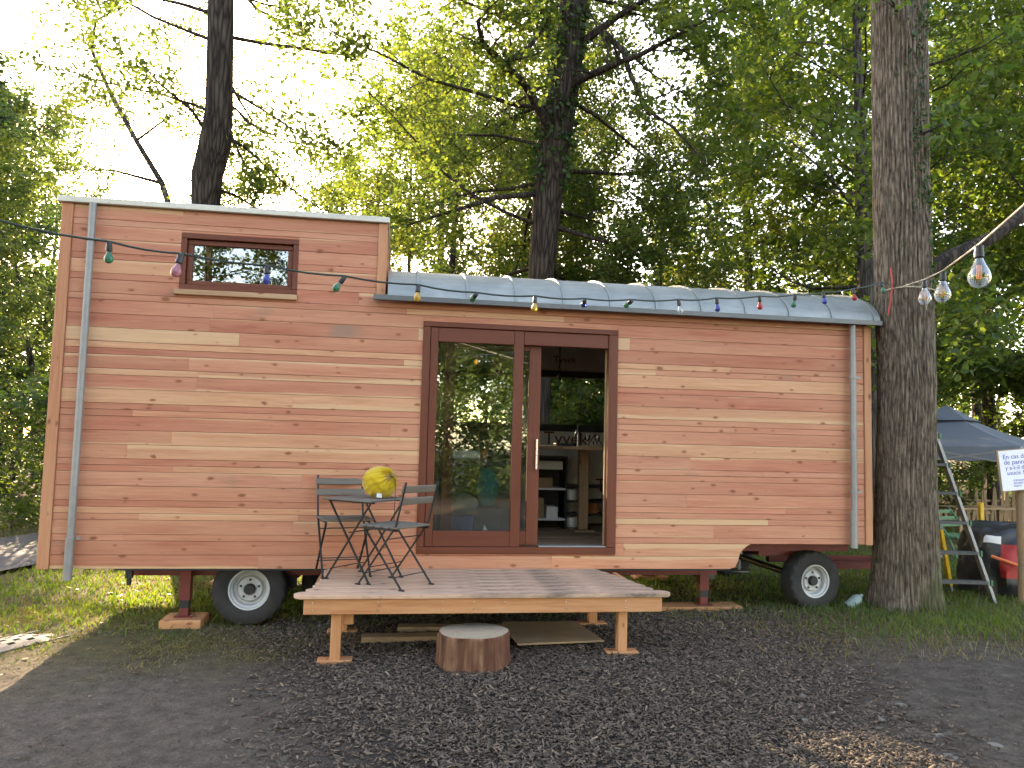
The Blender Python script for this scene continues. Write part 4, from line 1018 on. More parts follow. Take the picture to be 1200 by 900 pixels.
for s_ in range(4):
    a = Vector((*cs[s_], ez)); b_ = Vector((*cs[(s_ + 1) % 4], ez)); mb = MB()
    for i in range(25):
        t_ = i / 24; p = a.lerp(b_, t_); p.z -= .03 * math.sin(math.pi * t_); o_ = Vector((p.y, -p.x, 0)).normalized() * .0
        mb.v += [tuple(p), (p.x, p.y, p.z - .24 - .012 * math.sin(t_ * 28))]
    for i in range(24): mb.f.append([2 * i, 2 * i + 1, 2 * i + 3, 2 * i + 2]); mb.mi.append(0)
    o = mb.build('valance', M['tent'], tn, smooth=True)
    lg = MB(); x, y = cs[s_]; x *= .985; y *= .985; gg = gz(10.4 + math.cos(math.radians(36)) * x - math.sin(math.radians(36)) * y, 6.0 + math.sin(math.radians(36)) * x + math.cos(math.radians(36)) * y)
    lg.box(x - .02, x + .02, y - .02, y + .02, gg - .01, ez - .03); lg.box(x - .045, x + .045, y - .045, y + .045, ez - .26, ez - .20); lg.build('leg', M['alu'], tn)
    a2 = a.lerp(b_, .03); b2 = a.lerp(b_, .5); c2 = a.lerp(b_, .97)
    tr_ = MB(); tr_.bar(a2 - Vector((0, 0, .06)), b2 - Vector((0, 0, .30)), .02, .025); tr_.bar(a2 - Vector((0, 0, .30)), b2 - Vector((0, 0, .06)), .02, .025); tr_.bar(b2 - Vector((0, 0, .30)), c2 - Vector((0, 0, .06)), .02, .025); tr_.bar(b2 - Vector((0, 0, .06)), c2 - Vector((0, 0, .30)), .02, .025)
    tr_.build('scissor_truss', M['alu'], tn)
mb = MB()
for i in range(9):
    t_ = i / 8; x = hw * .97 - .42 * t_ ; mb.v += [(hw * .97, hw * .97 - .36 * t_, gz(11, 7)), (hw * .97 + .03 * math.sin(9 * t_), hw * .97 - .36 * t_, ez - .2)]
for i in range(8): mb.f.append([2 * i, 2 * i + 1, 2 * i + 3, 2 * i + 2]); mb.mi.append(0)
mb.build('side_drape', M['tent_grey'], tn)
# rustic picket fence
fe = empty('picket_fence', (0, 0, 0)); tag(fe, 'rustic fence of uneven split-wood pickets beyond the garden tent', 'fence')
rr_ = random.Random(8); proto_p = []
for k_ in range(5):
    hh = .62 + .08 * k_; proto_p.append(MB().prism([(-.035, 0), (.035, 0), (.03, hh - .06), (.005, hh), (-.03, hh - .05)], -.012, .012))
fm_ = []
x = 10.2
A0, A1 = Vector((9.0, 10.0, 0)), Vector((17.5, 8.8, 0)); n = 78
for i in range(n):
    p = A0.lerp(A1, i / n); k_ = rr_.randrange(5)
    if len(fm_) <= k_ or fm_[k_] is None:
        while len(fm_) <= k_: fm_.append(None)
    if fm_[k_] is None: o = proto_p[k_].build('picket', M['post_raw'], fe); fm_[k_] = o
    else: o = fm_[k_].copy(); COL.objects.link(o)
    o.location = (p.x, p.y, gz(p.x, p.y) - .03); o.rotation_euler = (rr_.uniform(-.05, .05), rr_.uniform(-.10, .10), rr_.uniform(-.2, .2) - .14)
for z_ in (.22, .48): MB().bar((A0.x, A0.y + .03, gz(*A0.xy) + z_), (A1.x, A1.y + .03, gz(*A1.xy) + z_), .03, .05).build('rail', M['post_raw'], fe)
# green garden bench frame and plank table
gb = empty('garden_chair', (8.15, 3.0, gz(8.15, 3.0)), .3); tag(gb, 'green tubular garden chair seen between the ladder treads', 'chair')
for x in (-.25, .25):
    MB().tube([(x, .22, 0), (x, .05, .40), (x, -.20, .42)], .014, 8).tube([(x, -.24, 0), (x, -.05, .45), (x, .28, .80)], .014, 8).build('frame', M['green_paint'], gb, smooth=True)
for i in range(5): MB().bar((-.25, -.18 + i * .09, .43), (.25, -.18 + i * .09, .43), .05, .012).build('seat_slat', M['green_paint'], gb)
for i in range(3): MB().bar((-.25, .10 + i * .07, .57 + i * .09), (.25, .10 + i * .07, .57 + i * .09), .012, .05).build('back_slat', M['green_paint'], gb)
pt = empty('plank_table', (11.9, 7.0, gz(11.9, 7.0)), .1); tag(pt, 'low plank table standing under the garden tent before the fence', 'table')
for i in range(4): MB().bbox(-.9, .9, -.32 + i * .16, -.32 + i * .16 + .15, .50, .535, .004).build('plank', M['ply'], pt)
for x in (-.75, .75):
    for y in (-.25, .25): MB().box(x - .035, x + .035, y - .035, y + .035, -.02, .498).build('leg', M['post_raw'], pt)
o = MB().bbox(-.04, .04, -.04, .04, -.02, .72, .01).build('timber_stake', M['yellow_paint']); o.location = (10.75, 5.6, gz(10.75, 5.6)); tag(o, 'short yellowish stake upright beside the tent leg', 'stake')
# metal ramp at far left
rp = empty('metal_ramp', (-3.17, -.55, gz(-3.2, -.5) - .02)); rp.rotation_euler = (0, 0, math.radians(60)); tag(rp, 'perforated aluminium ramp plate lying on the ground at the left edge', 'ramp')
nx_, ny_ = 17, 7; Lx, Ly = 1.4, .36; mb = MB()
for i in range(nx_):
    for j in range(ny_):
        x0 = -Lx / 2 + Lx * i / nx_; x1 = x0 + Lx / nx_; y0 = -Ly / 2 + Ly * j / ny_; y1 = y0 + Ly / ny_
        z_ = lambda x, y: .05 + .03 * (1 - (2 * y / Ly) ** 2) - .05 * max(0, (x - .45) / .3)
        if (i + j) % 2 == 0 and 0 < i < nx_ - 1 and 0 < j < ny_ - 1:
            cx, cy = (x0 + x1) / 2, (y0 + y1) / 2; ov = [(x0, y0), (x1, y0), (x1, y1), (x0, y1)]; iv = [(cx + (x - cx) * .72, cy + (y - cy) * .72) for x, y in ov]
            mb.add([(x, y, z_(x, y)) for x, y in ov] + [(x, y, z_(x, y)) for x, y in iv], [(0, 1, 5, 4), (1, 2, 6, 5), (2, 3, 7, 6), (3, 0, 4, 7)])
        else: mb.add([(x, y, z_(x, y)) for x, y in ((x0, y0), (x1, y0), (x1, y1), (x0, y1))], [(0, 1, 2, 3)])
o = mb.build('perforated_plate', M['alu_dirty'], rp); so_ = o.modifiers.new('solid', 'SOLIDIFY'); so_.thickness = .006
for y in (-Ly / 2, Ly / 2): MB().bar((-Lx / 2, y, .03), (Lx / 2, y, .02), .02, .05).build('side_rail', M['alu_dirty'], rp)
# small bottle by the front wheel
o = MB().lathe([(0, 0), (.05, .0), (.055, .02), (.055, .13), (.03, .17), (.016, .18), (.016, .20), (0, .20)], 18, Matrix.Rotation(.9, 4, 'Y')).build('plastic_bottle', simple('grey_green_plastic', (.16, .22, .20), .3), smooth=True); o.location = (4.62, .12, gz(4.62, .12) + .01); tag(o, 'small grey-green plastic bottle on the ground beside the front wheel', 'bottle')
# pale stones in the trodden earth
rr_ = random.Random(77); SP = [(2.55, -2.72), (2.76, -2.30), (3.0, -2.78), (3.18, -3.05), (3.05, -3.32), (3.3, -2.55), (2.62, -2.48), (3.42, -3.2), (.05, -3.50)]
for i, (x, y) in enumerate(SP):
    mb = MB(); bm_ = bmesh.new(); bmesh.ops.create_icosphere(bm_, subdivisions=2, radius=1)
    s_ = Vector((rr_.uniform(.025, .065), rr_.uniform(.02, .04), rr_.uniform(.010, .02)))
    for v_ in bm_.verts: v_.co = Vector(v_.co[k_] * s_[k_] for k_ in range(3)) * (1 + .3 * noise.noise(v_.co * 1.3 + Vector((i * 7, 0, 0))))
    me = bpy.data.meshes.new('stone'); bm_.to_mesh(me); bm_.free(); me.materials.append(M['stone'])
    o = bpy.data.objects.new('stone', me); COL.objects.link(o); o.location = (x, y, gz(x, y) + .001); o.rotation_euler.z = rr_.uniform(0, 6)
    if y < -3.4 and x < 1: tag(o, 'small pale stone in the mulch at the bottom edge of the picture', 'stone', 'pale stones in the mulch')
    else: tag(o, 'flat pale stone half sunk in the trodden earth at lower right', 'stone', 'pale stones in the trodden earth')
# ------------------------------------------------------------------ trees
def leaves(name, P, size, rng, mat, parent, up=.7, width=.62):
    """one mesh of separate folded leaves at the points P"""
    n = len(P); s = size * rng.uniform(.65, 1.25, n)[:, None]
    nrm = rng.normal(size=(n, 3)); nrm[:, 2] = np.abs(nrm[:, 2]) + up; nrm /= np.linalg.norm(nrm, axis=1)[:, None]
    a = rng.normal(size=(n, 3)); a[:, 2] -= .5; a -= nrm * (a * nrm).sum(1)[:, None]; a /= np.linalg.norm(a, axis=1)[:, None]
    b = np.cross(nrm, a); w = s * width / 2; dn = nrm * s * .13
    v = np.empty((n, 6, 3))
    v[:, 0] = P; v[:, 3] = P + a * s - nrm * s * .10
    v[:, 1] = P + a * s * .30 + b * w * .8 - dn * .8; v[:, 2] = P + a * s * .70 + b * w - dn
    v[:, 5] = P + a * s * .30 - b * w * .8 - dn * .8; v[:, 4] = P + a * s * .70 - b * w - dn
    i = np.arange(n)[:, None] * 6
    F = np.concatenate([i + np.array([[0, 1, 2, 3]]), i + np.array([[0, 3, 4, 5]])], 1).reshape(-1, 4)
    return fast_mesh(name, v.reshape(-1, 3), F, mat, parent)

def grow(rng, p, d, L, nseg, wander, lift):
    P = [Vector(p)]; d = Vector(d).normalized()
    for i in range(nseg):
        d = (d + Vector(rng.normal(size=3)) * wander + Vector((0, 0, lift))).normalized(); P.append(P[-1] + d * (L / nseg))
    return P
def at(P, t):
    x = t * (len(P) - 1); i = min(int(x), len(P) - 2); return P[i].lerp(P[i + 1], x - i), (P[i + 1] - P[i]).normalized()

def branch_out(rng, wood, limb, r0, L, nsub, ntw, perleaf, PTS, spread=.16, sub=.45, t0=.22, lift=.02):
    """sub-branches and twigs along a limb; collects leaf points"""
    for k in range(nsub):
        t = t0 + (1 - t0) * (k + rng.random()) / nsub; p, d = at(limb, min(t, .999))
        sd = (d * .8 + Vector(rng.normal(size=3)) * .62).normalized(); sL = L * sub * (1.15 - .55 * t) * rng.uniform(.6, 1.25)
        S = grow(rng, p, sd, sL, 4, .20, lift); rs = max(.006, r0 * (1 - t * .8) * .42); wood.tube(S, [rs * (1 - .19 * i) for i in range(5)], 4, cap=False)
        for j in range(ntw):
            u = .2 + .8 * (j + rng.random()) / ntw; q, e = at(S, min(u, .999))
            td = (e * .6 + Vector(rng.normal(size=3)) * .75 + Vector((0, 0, -.08))).normalized(); tL = sL * rng.uniform(.25, .55)
            Tw = grow(rng, q, td, tL, 2, .22, -.02); wood.tube(Tw, [.006, .004, .0025], 3, cap=False)
            m_ = max(1, int(perleaf * rng.uniform(.5, 1.4)))
            zz_ = (rng.random(m_) ** .8)[:, None]; A_, B_, C_ = (np.array(p_) for p_ in Tw)
            c = np.where(zz_ < .5, A_ + (B_ - A_) * zz_ * 2, B_ + (C_ - B_) * (zz_ * 2 - 1)); PTS.append(c + rng.normal(size=(m_, 3)) * spread * np.array((1, 1, .65)))

def tree(name, seed, H, r, base, spread, nl, nsub, ntw, perleaf, leaf, lmat, bmat='bark', clear=0, lean=(0, 0), shape='round', bark_n=12, lsp=.16, trunk_pts=None, trunk_r=None, limbs=(), ivy=None, link=True):
    rng = np.random.default_rng(seed); e = empty(name); wood = MB(); PTS = []
    if trunk_pts is None:
        T = [Vector((0, 0, -.15))]; ns = 12
        wx, wy = rng.normal(size=2) * .06 * H / 12
        for i in range(1, ns + 1):
            t = i / ns; T.append(Vector((lean[0] * t + wx * math.sin(3 * t + seed) * 2, lean[1] * t + wy * math.sin(2.3 * t + seed * 2) * 2, H * t)))
        TR = [r * (1.35 if i == 0 else 1.0) * (1 - .90 * (i / ns) ** 1.15) + .01 for i in range(ns + 1)]
    else: T = [Vector(p) for p in trunk_pts]; TR = list(trunk_r)
    wood.tube(T, TR, bark_n)
    Hs = [p.z for p in T]
    def tr_at(z):
        for i in range(len(T) - 1):
            if T[i].z <= z <= T[i + 1].z: u = (z - T[i].z) / max(1e-6, T[i + 1].z - T[i].z); return T[i].lerp(T[i + 1], u), TR[i] * (1 - u) + TR[i + 1] * u
        return T[-1], TR[-1]
    for pts, rl in limbs:
        P = [Vector(p) for p in pts]; n_ = len(P); wood.tube(P, [rl * (1 - .8 * i / (n_ - 1)) for i in range(n_)], 7)
        L = sum((P[i + 1] - P[i]).length for i in range(n_ - 1)); branch_out(rng, wood, P, rl, L, nsub, ntw, perleaf, PTS, lsp, .5, .3)
    for k in range(nl):
        u = (k + rng.random() * .8) / nl; z = base + (H * .97 - base) * u ** .95; p, rt = tr_at(z)
        az = k * 2.39996 + rng.normal() * .35
        if clear and math.sin(az) < -.55: az = -az
        if shape == 'round': pr = .35 + .75 * math.sin(math.pi * min(1, .12 + .80 * u)) ** .8
        elif shape == 'cone': pr = 1.05 - .85 * u
        else: pr = .6 + .4 * math.sin(math.pi * u)
        el = math.radians(-4 + 62 * u ** 1.3 + rng.normal() * 8); L = spread * pr * rng.uniform(.75, 1.2)
        d = Vector((math.cos(az) * math.cos(el), math.sin(az) * math.cos(el), math.sin(el)))
        P = grow(rng, p, d, L, 6, .13, .035); rl = max(.008, min(rt * .24, .0075 * L + .006)); wood.tube(P, [rl * (1 - .14 * i) for i in range(7)], 6, cap=False)
        branch_out(rng, wood, P, rl, L, nsub, ntw, perleaf, PTS, lsp)
    tk = wood.build('trunk', M[bmat], e, smooth=True, auto=60)
    if PTS and clear:            # few leaves grow close before the bare bole
        A = np.concatenate(PTS); tx = np.interp(A[:, 2], Hs, [p.x for p in T]); ty = np.interp(A[:, 2], Hs, [p.y for p in T])
        PTS = [A[~((np.abs(A[:, 0] - tx + .15 * (A[:, 1] - ty)) < .55) & (A[:, 1] < ty + .2) & (rng.random(len(A)) < clear))]]
    if PTS: leaves('crown', np.concatenate(PTS), leaf, rng, M[lmat], e)
    if ivy:
        z0, z1, cnt = ivy; P = []
        for q in range(cnt):
            z = rng.uniform(z0, z1); c, rt = tr_at(z); a_ = rng.uniform(0, 6.283); dens = vnoise(a_ * 1.3, z * 1.1, seed)
            if dens < .38: continue
            rr = rt + rng.uniform(.0, .09); P.append((c.x + rr * math.cos(a_), c.y + rr * math.sin(a_), z))
        leaves('ivy', np.array(P), .085, rng, M['ivy'], e, .2, .9)
    return e

TREES = 'trees of the wood around the wagon'
# the oak behind the curved roof, with its crooked limbs
oak = tree('oak_tree', 5, 15, .26, 4.5, 4.9, 42, 9, 7, 27, .092, 'leaf_oak', 'bark', clear=.97, shape='round', bark_n=20, lsp=.13,
    trunk_pts=[(2.45, 6.3, -.2), (2.46, 6.28, .5), (2.48, 6.25, 2.5), (2.52, 6.19, 4.61), (2.57, 6.09, 5.83), (2.65, 5.99, 6.91), (2.73, 5.92, 7.67), (2.84, 5.84, 8.44), (2.93, 5.73, 9.67), (3.1, 5.6, 12), (3.2, 5.5, 15)],
    trunk_r=[.40, .32, .27, .235, .25, .29, .30, .27, .25, .17, .03],
    limbs=[([(2.5, 5.9, 7.1), (2.43, 5.68, 7.39), (1.99, 5.21, 7.75), (1.57, 4.86, 7.9), (1.18, 4.6, 8.08), (1.07, 4.3, 8.26), (1.26, 4.25, 8.5)], .10),
           ([(1.59, 4.86, 7.9), (2.0, 4.97, 8.29), (2.31, 5.08, 8.79), (2.4, 4.9, 9.3)], .06),
           ([(2.82, 5.8, 7.95), (2.95, 5.55, 8.07), (3.4, 4.97, 8.1), (3.8, 4.6, 8.15), (4.38, 4.19, 8.38), (4.89, 3.69, 8.55)], .085),
           ([(3.0, 5.8, 8.8), (3.16, 5.65, 8.93), (3.65, 5.35, 9.24), (4.13, 4.96, 9.43), (4.56, 4.67, 9.68)], .095),
           ([(3.4, 5.55, 9.05), (3.72, 5.29, 8.57), (3.76, 4.93, 7.93), (3.91, 4.46, 7.15), (4.23, 4.14, 6.76), (4.6, 3.9, 6.2)], .06),
           ([(2.5, 6.1, 6.2), (1.6, 5.6, 5.9), (.8, 5.3, 5.5), (.1, 5.2, 5.2)], .06), ([(2.75, 6.1, 5.6), (3.6, 5.8, 5.3), (4.4, 5.5, 5.1)], .05)], ivy=(6.2, 9.5, 1500))
tag(oak, 'large oak with crooked dark limbs and ivied trunk behind the curved zinc roof', 'tree', TREES)
t1 = tree('oak_tree', 9, 16, .24, 5.6, 3.6, 30, 9, 6, 16, .080, 'leaf_oak', 'bark', clear=.97, shape='round', bark_n=20, lsp=.13,
    trunk_pts=[(-3.3, 6.35, -.2), (-3.3, 6.3, 2), (-3.29, 6.25, 4.4), (-3.28, 6.19, 5.6), (-3.27, 6.14, 6.1), (-3.16, 6.09, 6.61), (-3.11, 6.03, 7.19), (-3.13, 5.96, 8.19), (-3.15, 5.89, 9.06), (-3.1, 5.8, 12), (-3.0, 5.7, 16)],
    trunk_r=[.36, .28, .24, .235, .255, .26, .225, .215, .21, .15, .03],
    limbs=[([(-3.16, 6.09, 6.61), (-3.45, 5.7, 7.01), (-3.77, 5.12, 7.14), (-4.13, 4.65, 7.41)], .035), ([(-2.95, 5.98, 7.55), (-2.3, 5.62, 7.08), (-1.84, 5.37, 6.73), (-1.25, 5.01, 6.35)], .03),
           ([(-2.95, 6.02, 6.9), (-2.63, 5.83, 6.26), (-2.37, 5.63, 5.71)], .025)])
tag(t1, 'tall oak with bare dark bulging trunk rising behind the flat-roofed end', 'tree', TREES)
t3 = tree('leaning_tree', 14, 11, .1, 4.6, 2.4, 11, 8, 6, 17, .080, 'leaf_oak', 'bark_thin', bark_n=10, lsp=.12,
    trunk_pts=[(-2.9, 9.5, -.2), (-3.4, 9.45, 2), (-4.2, 9.4, 4.8), (-4.95, 9.38, 6.92), (-5.51, 9.4, 7.79), (-6.07, 9.41, 8.75), (-6.49, 9.4, 9.63), (-6.44, 9.35, 10.25), (-5.87, 9.23, 10.62)],
    trunk_r=[.11, .09, .075, .062, .052, .045, .036, .026, .012], limbs=[([(-4.95, 9.38, 6.92), (-5.9, 9.3, 7.1), (-6.8, 9.2, 7.0)], .04), ([(-4.6, 9.38, 5.9), (-3.8, 9.3, 6.5), (-3.0, 9.2, 6.9)], .03), ([(-5.5, 9.4, 7.8), (-4.9, 9.3, 8.3), (-4.2, 9.2, 8.5)], .03)])
tag(t3, 'thin crooked tree leaning left against the bright sky behind the flat roof', 'tree', TREES)
# foreground tree: furrowed bark in relief
fg = empty('foreground_tree'); tag(fg, 'thick furrowed tree trunk with mossy side in front of the wagon\'s right end', 'tree', None)
CL = [(.0, 5.31, .18, .41), (.12, 5.31, .18, .375), (.35, 5.30, .165, .335), (.8, 5.28, .13, .305), (1.6, 5.25, .07, .286), (2.4, 5.23, .01, .280), (3.6, 5.15, -.07, .274), (4.6, 5.09, -.14, .270), (6.4, 5.01, -.26, .264), (9, 4.92, -.4, .26), (12, 4.85, -.5, .20), (16, 4.8, -.6, .05)]
ca = np.array(CL); zs = np.concatenate([np.arange(-.08, 7.2, .016), np.arange(7.2, 16, .2)]); na = 170
cxs = np.interp(zs, ca[:, 0], ca[:, 1]); cys = np.interp(zs, ca[:, 0], ca[:, 2]); rs_ = np.interp(zs, ca[:, 0], ca[:, 3])
th = np.linspace(0, 2 * math.pi, na, endpoint=False); TH, ZZ_ = np.meshgrid(th, zs)
def wrapn(f, sx_, sy_, seed):
    a_ = TH / (2 * math.pi) * sx_; n1_ = f(a_, ZZ_ * sy_, seed); n2_ = f(a_ - sx_, ZZ_ * sy_, seed); w_ = sm(.82, 1, TH / (2 * math.pi)); return n1_ * (1 - w_) + n2_ * w_
warp = (wrapn(fbm, 9, 1.4, 3) - .47) * .55
ph = TH * 44 + warp * 15
ridge = 1 - np.abs(np.sin(ph / 2 + 0.7 * np.sin(ZZ_ * 3.1 + TH * 4))) ** .7
crossn = wrapn(fbm, 60, 13, 12); brk = sm(.56, .66, wrapn(fbm, 34, 9, 8))
disp = -.038 * ridge * (.55 + .9 * wrapn(vnoise, 20, 3.0, 6)) - .008 * brk + .012 * (crossn - .47) + .02 * (wrapn(fbm, 5, .9, 2) - .47)
flare = 1 + .16 * np.exp(-np.clip(ZZ_, 0, 9) / .22) * np.sin(TH * 5 + .8)
RR = rs_[:, None] * flare + disp
V = np.stack([cxs[:, None] + RR * np.cos(TH), cys[:, None] + RR * np.sin(TH), ZZ_ + 0 * TH], -1).reshape(-1, 3)
nz = len(zs); i_, j_ = np.meshgrid(np.arange(na), np.arange(nz - 1)); q = (j_ * na + i_).ravel(); q2 = (j_ * na + (i_ + 1) % na).ravel()
V[:, 0] -= 5.22
fg.location = (5.22, 0, 0)
o = fast_mesh('trunk', V, np.stack([q, q2, q2 + na, q + na], -1), M['bark_fg'], fg); o.data.polygons.foreach_set('use_smooth', [True] * len(o.data.polygons))
rng = np.random.default_rng(31); wood_ = MB(); PT = []
limb_ = [(5.30, -.0, 3.50), (5.82, .07, 3.81), (6.37, .17, 4.06), (7.11, .32, 4.54), (8.16, .39, 5.56), (9.4, .5, 7.0)]
limb_ = [(a - 5.22, b_, c) for a, b_, c in limb_]
wood_.tube(limb_, [.10, .075, .07, .065, .055, .03], 9)
for k_ in range(14):
    z_ = 7.6 + k_ * .5; a_ = k_ * 2.4; Lh = 4.5 * (1 - k_ / 22); P = grow(rng, (-.2, -.3, z_), (math.cos(a_), math.sin(a_), .45), Lh, 6, .12, .03); wood_.tube(P, [.09 * (1 - .14 * i) for i in range(7)], 6, cap=False); branch_out(rng, wood_, [p for p in P], .06, Lh, 7, 4, 6, PT)
for (p, d_, L_) in (((-.20, -.28, 6.1), (-.6, -.5, .3), .8), ((.1, -.33, 5.4), (.5, -.6, .1), .6), ((-.1, -.3, 4.9), (.3, -.7, .0), .5), ((.25, -.1, 5.8), (.8, -.2, .3), 1.1)):
    P = grow(rng, p, d_, L_, 4, .2, .02); wood_.tube(P, [.014, .012, .009, .006, .004], 5, cap=False); branch_out(rng, wood_, P, .02, L_, 4, 3, 3, PT, .05)
wood_.build('limb', M['bark'], fg, smooth=True, auto=60); leaves('crown', np.concatenate(PT), .11, rng, M['leaf_maple'], fg)
mo = []
for q in range(1500):
    z_ = rng.uniform(3.2, 6.4); a_ = rng.normal(-.95, .55)
    if vnoise(a_ * 2.2, z_ * 1.6, 4) < .60: continue
    k_ = np.interp(z_, ca[:, 0], ca[:, 3]); mo.append((np.interp(z_, ca[:, 0], ca[:, 1]) - 5.22 + k_ * math.cos(a_), np.interp(z_, ca[:, 0], ca[:, 2]) + k_ * math.sin(a_), z_))
tag(leaves('moss', np.array(mo), .05, rng, M['ivy'], fg, -.1, .5), kind='stuff')
kn = MB(); cz_ = 3.34
kn.tube([(-.20 + .31 * math.cos(a_) + .19, -.05 + .315 * math.sin(a_), cz_ + .02 * math.sin(2 * a_)) for a_ in np.linspace(3.4, 6.2, 14)], .007, 6)
kn.tube([(-.06, -.385, cz_), (-.075, -.40, cz_ - .10), (-.06, -.40, cz_ - .22), (-.045, -.40, cz_ - .10), (-.05, -.385, cz_)], .006, 6)
o = kn.build('twine_loop', M['rope']); o.location = (5.22, 0, 0); tag(o, 'pale twine tied round the foreground trunk with a hanging loop', 'rope')
o = MB().tube([(4.905, -.22, 3.56), (4.90, -.25, 3.40), (4.885, -.24, 3.22), (4.87, -.22, 3.08)], .009, 6).build('red_cord', M['red_rope']); tag(o, 'short red cord hanging on the left edge of the foreground trunk', 'rope')

# forest: four kinds, copied to their places
K = {}
K['maple'] = tree('maple_tree', 21, 13, .19, 2.6, 3.9, 30, 9, 6, 20, .135, 'leaf_maple', 'bark_thin', lsp=.14)
K['ash'] = tree('ash_tree', 33, 14, .16, 3.4, 3.1, 28, 9, 6, 21, .10, 'leaf_yellow', 'bark_thin', lsp=.13, lean=(.5, .2))
K['dark'] = tree('hornbeam_tree', 47, 12, .15, 3.2, 3.2, 28, 8, 6, 21, .12, 'leaf_dark', 'bark_thin', lsp=.14)
K['slim'] = tree('young_tree', 58, 8.5, .07, 1.0, 1.9, 26, 7, 5, 18, .095, 'leaf_oak', 'bark_thin', lsp=.14)
K['bush'] = tree('bush', 63, 2.4, .04, .1, 1.3, 22, 7, 5, 12, .085, 'leaf_maple', 'bark_thin', lsp=.12, shape='flat')
PL = [  # kind, x, y, rotation, scale, label, category
 ('maple', 8.6, 6.0, .3, 1.0, 'leafy maple rising just behind the foreground trunk and wagon roof end'),
 ('maple', 11.5, 10.5, 2.1, 1.1, 'broad maple above the blue-grey garden tent'),
 ('maple', 14.5, 6.5, 4.0, 1.05, 'maple with low leafy boughs at the far right edge'),
 ('ash', 9.6, 12.2, 1.2, .95, 'yellow-green ash between the curved roof end and the foreground trunk'),
 ('dark', 20.5, 23.0, .5, 1.1, 'dark hornbeam deep in the wood behind the fence'),
 ('dark', 16.5, 12.0, 2.7, 1.15, 'dark hornbeam standing behind the picket fence'),
 ('maple', 20.0, 17.0, .9, 1.2, 'tall maple far behind the picket fence'),
 ('ash', 4.6, 15.5, 3.3, .9, 'airy ash with thin grey trunk right of the big oak'),
 ('slim', .3, 17.0, 2.6, 1.45, 'slim dark-stemmed tree left of the big oak above the roof step'),
 ('ash', 1.2, 13.5, 5.0, .85, 'yellowing ash filling the gap left of the big oak'),
 ('slim', -1.7, 21.0, .8, 1.3, 'slim young tree above the flat roof end, right of the bare trunk'),
 ('slim', 3.9, 9.8, 4.4, .95, 'slim young tree right beside the big oak trunk'),
 ('dark', -10.2, 12.0, .2, .82, 'dark hornbeam at the far left, nearest of the left trees'),
 ('slim', -8.9, 10.2, 3.0, .9, 'slim tree with thin dark stem beside the left wagon corner'),
 ('dark', -13.0, 18.0, 2.0, 1.0, 'dark hornbeam behind the nearest tree at the left edge'),
 ('ash', -14.2, 21.5, 4.1, .85, 'small ash glowing in the sun beyond the left wagon corner'),
 ('dark', -15.5, 24.0, 5.2, 1.1, 'tall dark hornbeam deepest among the left trees'),
 ('maple', 1.6, 24.0, 3.0, 1.25, 'tall maple deep in the wood behind the big oak'),
 ('ash', 5.6, 20.0, .6, 1.15, 'tall ash deep in the wood right of the big oak'),
 ('slim', -7.7, 14.0, 5.6, .72, 'slim young tree casting dappled shade beyond the wagon\'s left corner'),  # hidden by the wagon, put in only to dapple the sunlit ground
 ('dark', -12.2, 13.5, 3.6, 1.0, 'dark hornbeam with leaning crown at the very left edge'),
 ('ash', 13.0, 19.0, 2.2, 1.1, 'yellow-green ash far behind the garden tent'),
 ('maple', 17.5, 8.0, 5.5, 1.0, 'maple over the fence end beyond the notice post'),
 ('slim', 4.9, 6.6, 5.1, .8, 'slim young tree over the middle of the curved roof, right of the oak'),
]
used = set()
for (k_, x, y, rz, s_, lab) in PL:
    e_ = K[k_] if k_ not in used else copy_tree(K[k_]); used.add(k_)
    e_.location = (x, y, gz(x, y) - .05); e_.rotation_euler = (0, 0, rz); e_.scale = (s_, s_, s_); tag(e_, lab, 'tree', TREES)
BU = [(-6.6, 9.4, 1.0, 'low bush at the edge of the lane beyond the left wagon corner'), (-8.0, 7.6, .8, 'small bush by the lane at the left picture edge'), (9.6, 12.2, 1.1, 'bush behind the garden tent'), (13.2, 9.9, .8, 'low bush before the picket fence at the right edge'),
      (6.9, 6.2, .7, 'low bush on the sunny grass behind the front wheel'), (3.4, 7.8, .8, 'low bush in the shade seen under the wagon floor'), (-2.4, 14.5, 1.1, 'bush in the wood seen below the wagon behind the twin wheels'), (16.0, 9.4, 1.1, 'bush leaning over the fence end at the right'),
      (4.6, 8.6, 1.7, 'tall leafy bush seen through the rear window and open door'), (2.9, 10.5, 1.8, 'tall bush seen through the rear window behind the fixed pane'), (6.4, 11.8, 1.8, 'tall bush beyond the rear window at its right end'), (-10.4, 15.5, 1.2, 'bush under the trees at the left edge'), (12.0, 13.0, 1.8, 'tall bush filling the shade behind the tent')]
for i, (x, y, s_, lab) in enumerate(BU):
    e_ = K['bush'] if i == 0 else copy_tree(K['bush']); e_.location = (x, y, gz(x, y) - .03); e_.scale = (s_ * 1.2, s_ * 1.2, s_); e_.rotation_euler = (0, 0, i * 1.3); tag(e_, lab, 'bush', 'bushes around the clearing')
